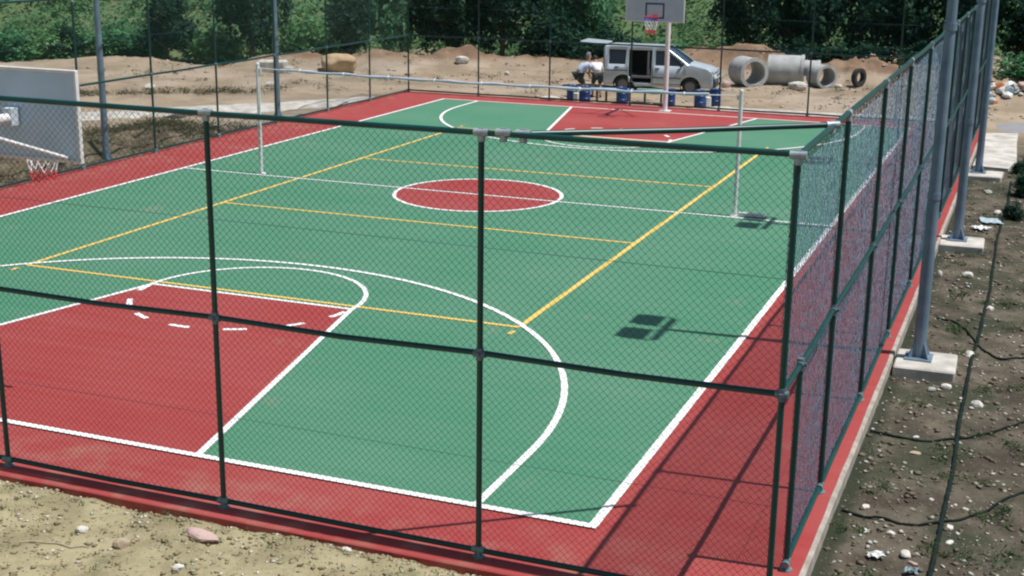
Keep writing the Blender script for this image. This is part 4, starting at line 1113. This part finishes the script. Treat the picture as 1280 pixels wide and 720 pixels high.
for x, y, d, mk, lb in [(10.72, 5.6, (0.17, 0.15, 0.14), 'stone_white', 'round white stone on the dark hose near the nearest footing'),
        (10.31, 6.2, (0.16, 0.14, 0.10), 'stone_white', 'white stone in front of the nearest mast footing'),
        (10.14, 6.02, (0.13, 0.11, 0.08), 'stone_grey', 'grey stone just left of the white stone before the nearest footing'),
        (10.50, 7.85, (0.26, 0.15, 0.10), 'stone_white', 'white angular stone right of the nearest mast base'),
        (9.74, 12.2, (0.12, 0.1, 0.2), 'stone_white', 'upright white stone right of the nearest mast, against the slab'),
        (10.20, 12.4, (0.22, 0.16, 0.12), 'stone_white', 'white stone on soil between the nearest and middle footings'),
        (10.66, 10.35, (0.13, 0.11, 0.1), 'stone_white', 'small white stone beside the hose beyond the nearest footing'),
        (9.84, 1.86, (0.12, 0.08, 0.05), 'stone_white', 'flat white stone just above the near cable'),
        (9.91, 1.28, (0.11, 0.08, 0.06), 'stone_white', 'white stone just below the near cable'),
        (10.15, 1.30, (0.10, 0.07, 0.05), 'stone_white', 'flattish white stone right of the one below the near cable'),
        (10.67, 1.72, (0.09, 0.08, 0.08), 'stone_white', 'white stone where the hose meets the near cable'),
        (10.70, 1.37, (0.12, 0.06, 0.05), 'stone_white', 'small white stone right of the hose at the bottom'),
        (10.34, 0.88, (0.13, 0.12, 0.09), 'stone_white', 'large white stone by the hose at the bottom of the picture'),
        (10.42, 0.72, (0.12, 0.05, 0.04), 'stone_pink', 'pinkish stone by the hose at the bottom of the picture'),
        (10.16, 3.70, (0.14, 0.11, 0.04), 'stone_tan', 'flat tan stone below the far cable'),
        (10.12, 4.2, (0.1, 0.06, 0.05), 'stone_white', 'white pebble resting on the far cable'),
        (10.44, 18.2, (0.22, 0.18, 0.14), 'stone_white', 'white stone beside the middle mast footing on its far side'),
        (10.12, 20.8, (0.3, 0.2, 0.12), 'stone_grey', 'grey stone between the middle and farthest footings')]:
    rock('white_stone' if mk == 'stone_white' else 'stone', lb, 'stone', x, y, d, i, M[mk], i*0.7, 0.3); i += 1
def litter(label, x, y, w, l, m, seed, rz):
    r = random.Random(seed); mb = MB(); n = 7; v = []
    for a in range(n):
        for b in range(n): v.append(((a/(n-1)-.5)*w+r.uniform(-.01, .01), (b/(n-1)-.5)*l+r.uniform(-.01, .01), 0.03+0.045*r.random()))
    f = [(a*n+b, (a+1)*n+b, (a+1)*n+b+1, a*n+b+1) for a in range(n-1) for b in range(n-1)]
    o = mb.add(v, f).build('litter_sheet', M[m]); o.location = (x, y, h1(x, y)); o.rotation_euler = (0, 0, rz)
    so_ = o.modifiers.new('t', 'SOLIDIFY'); so_.thickness = 0.004
    return tag(o, label, 'litter')
litter('crumpled pale blue plastic on soil beyond the middle footing', 10.35, 17.3, 0.4, 0.5, 'litter_blue', 1, 0.3)
litter('crumpled white plastic beside the pale blue plastic', 10.2, 16.5, 0.3, 0.3, 'litter_white', 2, 0.8)
litter('scrap of white paper on soil left of the hose at bottom', 10.08, 0.72, 0.15, 0.08, 'litter_white', 3, 0.4)
litter('scrap of pale blue plastic at the bottom right soil', 10.42, 0.55, 0.12, 0.07, 'litter_blue', 4, 0.2)
litter('blue plastic scrap on the soil by the left fence behind the backboard', -9.95, 13.0, 0.5, 0.3, 'litter_blue', 5, 0.2)

# dark thin tubes laid along and across the soil right of the court
def on_soil(pts, r, dz):
    out_ = []
    for x, y in pts: out_.append((x, y, max(h1(x, y), h1(x+r, y), h1(x-r, y))+dz))
    return out_
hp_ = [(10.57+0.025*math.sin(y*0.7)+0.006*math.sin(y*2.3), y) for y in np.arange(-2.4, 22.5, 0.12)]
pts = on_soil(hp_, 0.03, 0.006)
autosmooth(MB().tube(pts, [0.025+(0.003 if k % 2 else -0.002) for k in range(len(pts))], 8).build('strand', M['strand']), 50)
ho = bpy.data.objects['strand']; tag(ho, 'long dark hose running along the soil right of the court', 'strand')
def thread(label, P):
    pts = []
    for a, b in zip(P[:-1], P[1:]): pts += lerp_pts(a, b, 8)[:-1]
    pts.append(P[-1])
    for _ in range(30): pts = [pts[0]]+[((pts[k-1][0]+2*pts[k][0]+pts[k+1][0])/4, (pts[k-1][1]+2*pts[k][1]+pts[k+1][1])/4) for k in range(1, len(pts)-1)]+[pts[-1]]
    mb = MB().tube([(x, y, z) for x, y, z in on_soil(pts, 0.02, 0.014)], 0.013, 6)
    tag(autosmooth(mb.build('thread', M['strand']), 80), label, 'thread', 'dark threads on the soil')
thread('dark cable curving over the soil nearest the bottom right corner', [(9.62, 1.68), (10.09, 1.55), (10.55, 1.70), (10.97, 2.22), (11.4, 3.1), (11.9, 3.9)])
thread('dark cable curving over the soil, second from the bottom right corner', [(9.6, 4.12), (9.95, 4.03), (10.43, 4.13), (10.94, 4.65), (11.3, 5.2), (11.9, 5.9)])
thread('dark cable on the soil from behind the nearest mast to the right edge', [(9.9, 9.6), (10.3, 9.5), (10.6, 8.2), (10.9, 7.6), (11.4, 8.0), (12, 8.3)])

# pebbles (uncountable)
def pebbles(name, N, fx, fy, smin, smax, mats):
    n = 0; V = []; Fq = []
    base = np.array([(1, 0, 0), (0, 1, 0), (-1, 0, 0), (0, -1, 0), (0, 0, 0.8), (0, 0, -0.6)], float)
    tri = np.array([(0, 1, 4), (1, 2, 4), (2, 3, 4), (3, 0, 4), (1, 0, 5), (2, 1, 5), (3, 2, 5), (0, 3, 5)])
    x = fx(N); y = fy(N); z = H(x, y)
    ok = ~((x > SX0) & (x < SX1) & (y > SY0) & (y < SY1))
    x, y, z = x[ok], y[ok], z[ok]; k = len(x)
    s = smin*(smax/smin)**(rng.random(k)**2.2)
    th = rng.random(k)*6.28
    P = base[None]*np.stack([s*(0.8+0.6*rng.random(k)), s*(0.6+0.5*rng.random(k)), s*0.6], 1)[:, None, :]*(1+0.35*(rng.random((k, 6, 1))-0.5))
    c, sn = np.cos(th)[:, None], np.sin(th)[:, None]
    PX = P[..., 0]*c-P[..., 1]*sn + x[:, None]; PY = P[..., 0]*sn+P[..., 1]*c+y[:, None]; PZ = P[..., 2]+z[:, None]+0.15*s[:, None]
    V = np.stack([PX, PY, PZ], -1).reshape(-1, 3)
    Fq = (tri[None]+(np.arange(k)*6)[:, None, None]).reshape(-1, 3)
    return tag(link(name, np_mesh(name, V, Fq, mats)), kind='stuff')
pebbles('pebbles', 2600, lambda n: rng.uniform(0.6, 9.4, n), lambda n: -1.25-rng.random(n)**1.2*3.0, 0.004, 0.035, mat('pebble_stone', (0.58, 0.55, 0.46), (0.30, 0.27, 0.2), 3.0, 0.9))
pebbles('soil_clods', 5200, lambda n: rng.uniform(0.6, 9.4, n), lambda n: -1.22-rng.random(n)**1.2*3.0, 0.008, 0.04, mat('soil_clod', (0.31, 0.26, 0.155), (0.2, 0.165, 0.09), 2.0, 0.95))
pebbles('gravel', 4000, lambda n: rng.uniform(9.6, 12.0, n), lambda n: -1+rng.random(n)**1.4*26, 0.006, 0.045, mat('gravel_stone', (0.52, 0.50, 0.44), (0.2, 0.18, 0.14), 2.0, 0.9))
pebbles('dark_clods', 3600, lambda n: rng.uniform(9.6, 12.0, n), lambda n: -1+rng.random(n)**1.4*26, 0.01, 0.06, mat('dark_soil_clod', (0.16, 0.135, 0.095), (0.09, 0.075, 0.05), 2.0, 0.95))
pebbles('yard_stones', 2500, lambda n: rng.uniform(-26, 11, n), lambda n: rng.uniform(31, 47, n), 0.015, 0.12, mat('yard_stone', (0.48, 0.42, 0.34), (0.22, 0.16, 0.11), 1.0, 0.9))

# ------------------------------------------------------------------ foliage
def leaves(C, n_each, spread, size, up_bias=0.4, tone_c=None, aspect=0.5):
    """C (k,3) clump centres -> leaf quads round them"""
    k = len(C)
    P = np.repeat(C, n_each, 0) + rng.normal(0, 1, (k*n_each, 3))*np.repeat(spread, n_each, 0)
    N = len(P)
    nrm = rng.normal(0, 1, (N, 3)); nrm[:, 2] = np.abs(nrm[:, 2])+up_bias
    nrm /= np.linalg.norm(nrm, axis=1)[:, None]
    t = np.cross(nrm, rng.normal(0, 1, (N, 3))); t /= np.linalg.norm(t, axis=1)[:, None]
    b = np.cross(nrm, t)
    s = (size*(0.6+0.8*rng.random(N)))[:, None]
    V = np.stack([P-t*s, P+b*s*aspect+nrm*s*0.12, P+t*s, P-b*s*aspect+nrm*s*0.12], 1).reshape(-1, 3)
    Fq = np.arange(N*4).reshape(-1, 4)
    tone = np.repeat(tone_c if tone_c is not None else rng.random(k), n_each)*0.65+rng.random(N)*0.35
    return V, Fq, tone
def crown_mesh(kind, seed, m):
    global rng
    old = rng; rng = np.random.default_rng(seed)
    # unit tree: height 1, half width ~0.5
    if kind == 'broad':
        k = 190; lobes = rng.normal(0, 1, (9, 3)); lobes /= np.linalg.norm(lobes, axis=1)[:, None]
        lobes = lobes*np.array([0.30, 0.30, 0.26])+np.array([0, 0, 0.52])
        li = rng.integers(0, 9, k); d = rng.normal(0, 1, (k, 3)); d /= np.linalg.norm(d, axis=1)[:, None]
        C = lobes[li]+d*(rng.random((k, 1))**0.4)*np.array([0.24, 0.24, 0.2])
        C[:, 2] = np.clip(C[:, 2], 0.03, 1.0)
        V, Fq, tn = leaves(C, 26, np.full((k, 3), 0.045), 0.034)
    elif kind == 'cone':
        k = 230; h = rng.random(k)**0.8; a = rng.random(k)*6.28; r = (1-h)*0.42*(0.5+0.5*rng.random(k)**0.5)+0.02
        r *= 1+0.25*np.sin(h*38)
        C = np.stack([r*np.cos(a), r*np.sin(a), 0.04+h*0.95-r*0.2], 1)
        V, Fq, tn = leaves(C, 24, np.full((k, 3), 0.035)*np.array([1.2, 1.2, 0.6]), 0.03, 0.2, aspect=0.3)
    else:
        k = 150; d = rng.normal(0, 1, (k, 3)); d /= np.linalg.norm(d, axis=1)[:, None]; d[:, 2] = np.abs(d[:, 2])
        bump = 1+0.3*np.sin(d[:, 0]*7+seed)*np.cos(d[:, 1]*6)
        C = d*(rng.random((k, 1))**0.35)*np.array([0.52, 0.52, 0.82])*bump[:, None]+np.array([0, 0, 0.06])
        V, Fq, tn = leaves(C, 28, np.full((k, 3), 0.055), 0.04)
    rng = old
    return np_mesh('crown', V, Fq, m, tn)
def trunk_mesh(kind, seed):
    r = random.Random(seed); mb = MB()
    top = 0.9 if kind == 'cone' else 0.62 if kind == 'broad' else 0.35
    mb.tube([(0, 0, -0.05), (r.uniform(-.02, .02), r.uniform(-.02, .02), top*0.4), (r.uniform(-.03, .03), r.uniform(-.03, .03), top)], [0.035, 0.026, 0.008], 8)
    for k in range(7):
        z = top*(0.2+0.1*k); a = r.random()*6.28; l = r.uniform(0.18, 0.36)*(1 if kind != 'cone' else (1-z))
        mb.tube([(0, 0, z), (l*0.5*math.cos(a), l*0.5*math.sin(a), z+l*0.3), (l*math.cos(a), l*math.sin(a), z+l*0.5)], [0.012, 0.008, 0.003], 5)
    o = mb.build('trunk', M['bark']); me = autosmooth(o, 60).data; bpy.data.objects.remove(o); return me
CM = {}; TM = {}
for kd in ('broad', 'cone', 'bush'):
    for v in range(2):
        TM[kd, v] = trunk_mesh(kd, v+3)
        for lm in ('leaf_dark', 'leaf_mid', 'leaf_light'):
            CM[kd, v, lm] = None
def tree(kind, var, lm, x, y, w, h, rz, name, label, cat, group):
    if CM[kind, var, lm] is None: CM[kind, var, lm] = crown_mesh(kind, 10+var*7+len(kind), M[lm])
    t = thing(name, label, cat, (x, y, h1(x, y)-0.05), rz, group)
    for nm, me in (('trunk', TM[kind, var]), ('crown', CM[kind, var, lm])):
        o = link(nm, me, t); o.scale = (w, w, h)
    return t
G = 'trees and shrubs at the foot of the hill'
TR = [('bush', 0, 'leaf_mid', -30.0, 34.4, 2.4, 1.5, 'bluish green bush at the far left edge of the hill foot'),
      ('bush', 1, 'leaf_light', -28.2, 35.4, 2.4, 1.7, 'light olive bush above the top corner of the near backboard'),
      ('bush', 0, 'leaf_dark', -27.6, 35.2, 1.3, 1.6, 'small dark bush left of the left floodlight mast'),
      ('bush', 1, 'leaf_mid', -26.0, 36.6, 2.6, 1.6, 'mid green bush behind the left floodlight mast'),
      ('broad', 1, 'leaf_dark', -23.5, 36.5, 2.7, 3.1, 'dark spreading tree standing alone between light green bushes on the left'),
      ('bush', 0, 'leaf_light', -21.9, 37.6, 2.3, 1.5, 'light green bush between the two dark trees on the left'),
      ('broad', 0, 'leaf_dark', -20.2, 37.9, 3.3, 4.4, 'large dark tree above the white volleyball post on the left'),
      ('bush', 1, 'leaf_light', -18.6, 39.8, 2.6, 2.6, 'lighter green bush behind the second left floodlight mast'),
      ('broad', 1, 'leaf_mid', -17.9, 42.0, 3.0, 4.2, 'mid green tree rising behind the lighter green bush and second left mast'),
      ('broad', 0, 'leaf_dark', -17.0, 40.4, 2.8, 3.2, 'dark tree behind the tan boulder'),
      ('broad', 1, 'leaf_mid', -15.5, 42.6, 3.0, 4.6, 'bluish green tree above the far left fence corner'),
      ('broad', 1, 'leaf_dark', -13.8, 43.6, 3.6, 4.8, 'tall dark tree left of the brown earth heap'),
      ('broad', 0, 'leaf_dark', -11.4, 44.2, 4.0, 5.2, 'widest dark tree directly behind the brown earth heap'),
      ('bush', 0, 'leaf_dark', -9.2, 44.8, 3.0, 2.3, 'dark low shrub right of the brown earth heap'),
      ('broad', 1, 'leaf_mid', -8.8, 46.8, 3.2, 4.6, 'mid green tree behind the low shrub left of the van tailgate'),
      ('bush', 1, 'leaf_dark', -7.0, 45.6, 2.6, 1.9, 'dark low shrub behind the raised van tailgate'),
      ('bush', 0, 'leaf_mid', -4.8, 47.6, 2.4, 1.1, 'low green shrub behind the van roof'),
      ('broad', 0, 'leaf_dark', -1.4, 48.4, 3.0, 4.6, 'dark tree just right of the far backboard'),
      ('broad', 1, 'leaf_dark', 0.8, 49.4, 4.0, 5.2, 'very dark tree behind the large concrete pipes'),
      ('broad', 0, 'leaf_dark', 3.4, 49.6, 4.0, 5.4, 'very dark tree behind the old tyre'),
      ('broad', 1, 'leaf_dark', 5.6, 50.0, 3.8, 5.0, 'dark tree behind the top rail of the right fence'),
      ('broad', 0, 'leaf_dark', 7.9, 49.6, 3.8, 5.4, 'dark tree behind the cluster of masts on the right'),
      ('broad', 1, 'leaf_dark', 10.2, 48.6, 4.2, 5.6, 'tall dark tree at the right edge behind the rubble pile'),
      ('bush', 1, 'leaf_dark', 1.0, 47.6, 2.8, 1.4, 'low dark shrub right behind the large sideways pipe'),
      ('bush', 0, 'leaf_dark', 3.6, 47.8, 2.8, 1.5, 'low dark shrub behind the brown heap and old tyre'),
      ('bush', 1, 'leaf_dark', 6.2, 48.0, 2.8, 1.4, 'low dark shrub seen through the top of the right fence'),
      ('bush', 0, 'leaf_mid', 10.5, 45.6, 2.6, 1.2, 'low green shrub in front of the tall dark tree at the right edge')]
for k, (kd, v, lm, x, y, w, h, lb) in enumerate(TR):
    tree(kd, v, lm, x, y, w, h, k*1.3, 'shrub' if kd == 'bush' else 'tree', lb, 'shrub' if kd == 'bush' else 'tree', G)
# second row of trees higher up the hill, reads as one wood
n = 3000
u = rng.uniform(-48, 30, n); dd = 58.5+3.5*sstep(-14, -4, u)+rng.random(n)**1.4*26
cx = 11.1 + 0.93*u - 0.366*dd; cy = -11.3 + 0.366*u + 0.93*dd
cz = H(cx, cy)
sc = 0.25+0.45*rng.random(n)
tone = np.clip(fbm(cx*0.25, cy*0.25)*1.6+0.5+0.25*(rng.random(n)-0.5), 0, 1)
V, Fq, tn = leaves(np.stack([cx, cy, cz+sc*0.4], 1), 40, np.stack([sc, sc, sc*0.55], 1), 0.11, 0.5, tone)
tag(link('hillside_brush', np_mesh('hillside_brush', V, Fq, M['leaf_brush'], tn)), kind='stuff')
n = 420
u = rng.uniform(-70, 50, n); dd = 86+rng.random(n)*26
cx = 11.1 + 0.93*u - 0.366*dd; cy = -11.3 + 0.366*u + 0.93*dd; cz = H(cx, cy)
sc = 0.8+0.9*rng.random(n)
V, Fq, tn = leaves(np.stack([cx, cy, cz+sc], 1), 60, np.stack([sc, sc, sc*0.8], 1), 0.24, 0.5)
tag(link('far_wood', np_mesh('far_wood', V, Fq, M['leaf_mid'], tn)), kind='stuff')

# weeds: patches on the right soil, along the left bank and dotted in front
def weed_patch(name, cx, cy, n_each, spread, size, m, up_bias=0.2):
    cz = H(cx, cy); k = len(cx)
    V, Fq, tn = leaves(np.stack([cx, cy, cz+0.5*spread], 1), n_each, np.stack([spread, spread, spread*0.35], 1), size, up_bias, aspect=0.35)
    return tag(link(name, np_mesh(name, V, Fq, M[m], tn)), kind='stuff')
cx = []; cy = []; sp = []
for x, y, s, k in ((9.75, 1.2, 0.1, 4), (10.7, 3.0, 0.12, 4), (11.1, 2.3, 0.2, 7), (11.1, 1.2, 0.22, 8), (10.4, 7.8, 0.15, 5), (10.15, 9.0, 0.2, 8), (10.2, 11.0, 0.2, 8), (10.75, 10.7, 0.15, 6),
                   (10.55, 1.05, 0.12, 5), (10.05, 14.2, 0.15, 5), (9.95, 13.3, 0.15, 5), (9.8, 0.4, 0.2, 7), (9.9, 5.3, 0.12, 4), (10.2, 17.8, 0.2, 5), (11.2, 6.5, 0.25, 8), (11.3, 4.4, 0.2, 6), (10.9, 9.2, 0.25, 6), (10.3, 3.4, 0.2, 4), (10.0, 2.4, 0.2, 4)):
    for _ in range(k): cx.append(x+random.gauss(0, s)); cy.append(y+random.gauss(0, s)); sp.append(random.uniform(0.03, 0.09))
cx, cy, sp = map(np.array, (cx, cy, sp))
ok = cx > SX1+0.08
weed_patch('weeds', cx[ok], cy[ok], 34, sp[ok], 0.022, 'leaf_weed')
n = 900
cx = rng.uniform(-13.8, -9.75, n); cy = rng.uniform(6, 22, n); ok = rng.random(n) < 0.35+0.65*(fbm(cx*0.8, cy*0.8) > 0.0)
cx, cy = cx[ok], cy[ok]
weed_patch('dry_scrub', cx, cy, 40, 0.09+0.12*rng.random(len(cx)), 0.035, 'leaf_dry')
n = 150
cx = rng.uniform(1.2, 8.5, n); cy = -1.28-rng.random(n)**1.5*2.2
weed_patch('sparse_grass', cx, cy, 16, 0.02+0.035*rng.random(n), 0.014, 'leaf_weed')
n = 160
cx = rng.uniform(-24, 8, n); cy = 33.5+rng.random(n)*12+np.where(cx < -12, -3, 0)
ok = ~((cx > -5) & (cx < 1.2) & (cy < 39))
cx, cy = cx[ok], cy[ok]
q = rng.random(110)
cx = np.concatenate([cx, -20.5+6.5*q]); cy = np.concatenate([cy, 25.2+4.6*q+rng.normal(0, 0.35, 110)])
weed_patch('yard_weeds', cx, cy, 30, 0.08+0.14*rng.random(len(cx)), 0.04, 'leaf_dry')
# tall weeds at the right edge
for x, y, s, lb in ((11.0, 20.8, 0.36, 'dark green weed bush at the right edge beside the pale apron'), (10.75, 23.6, 0.22, 'small dark weed bush near the farthest mast footing'), (10.75, 17.9, 0.22, 'low weed tuft beside the hose beyond the middle footing')):
    tree('bush', 0, 'leaf_dark', x, y, s*2, s*2.0, x, 'weed_bush', lb, 'weed', 'weed bushes at the right edge')
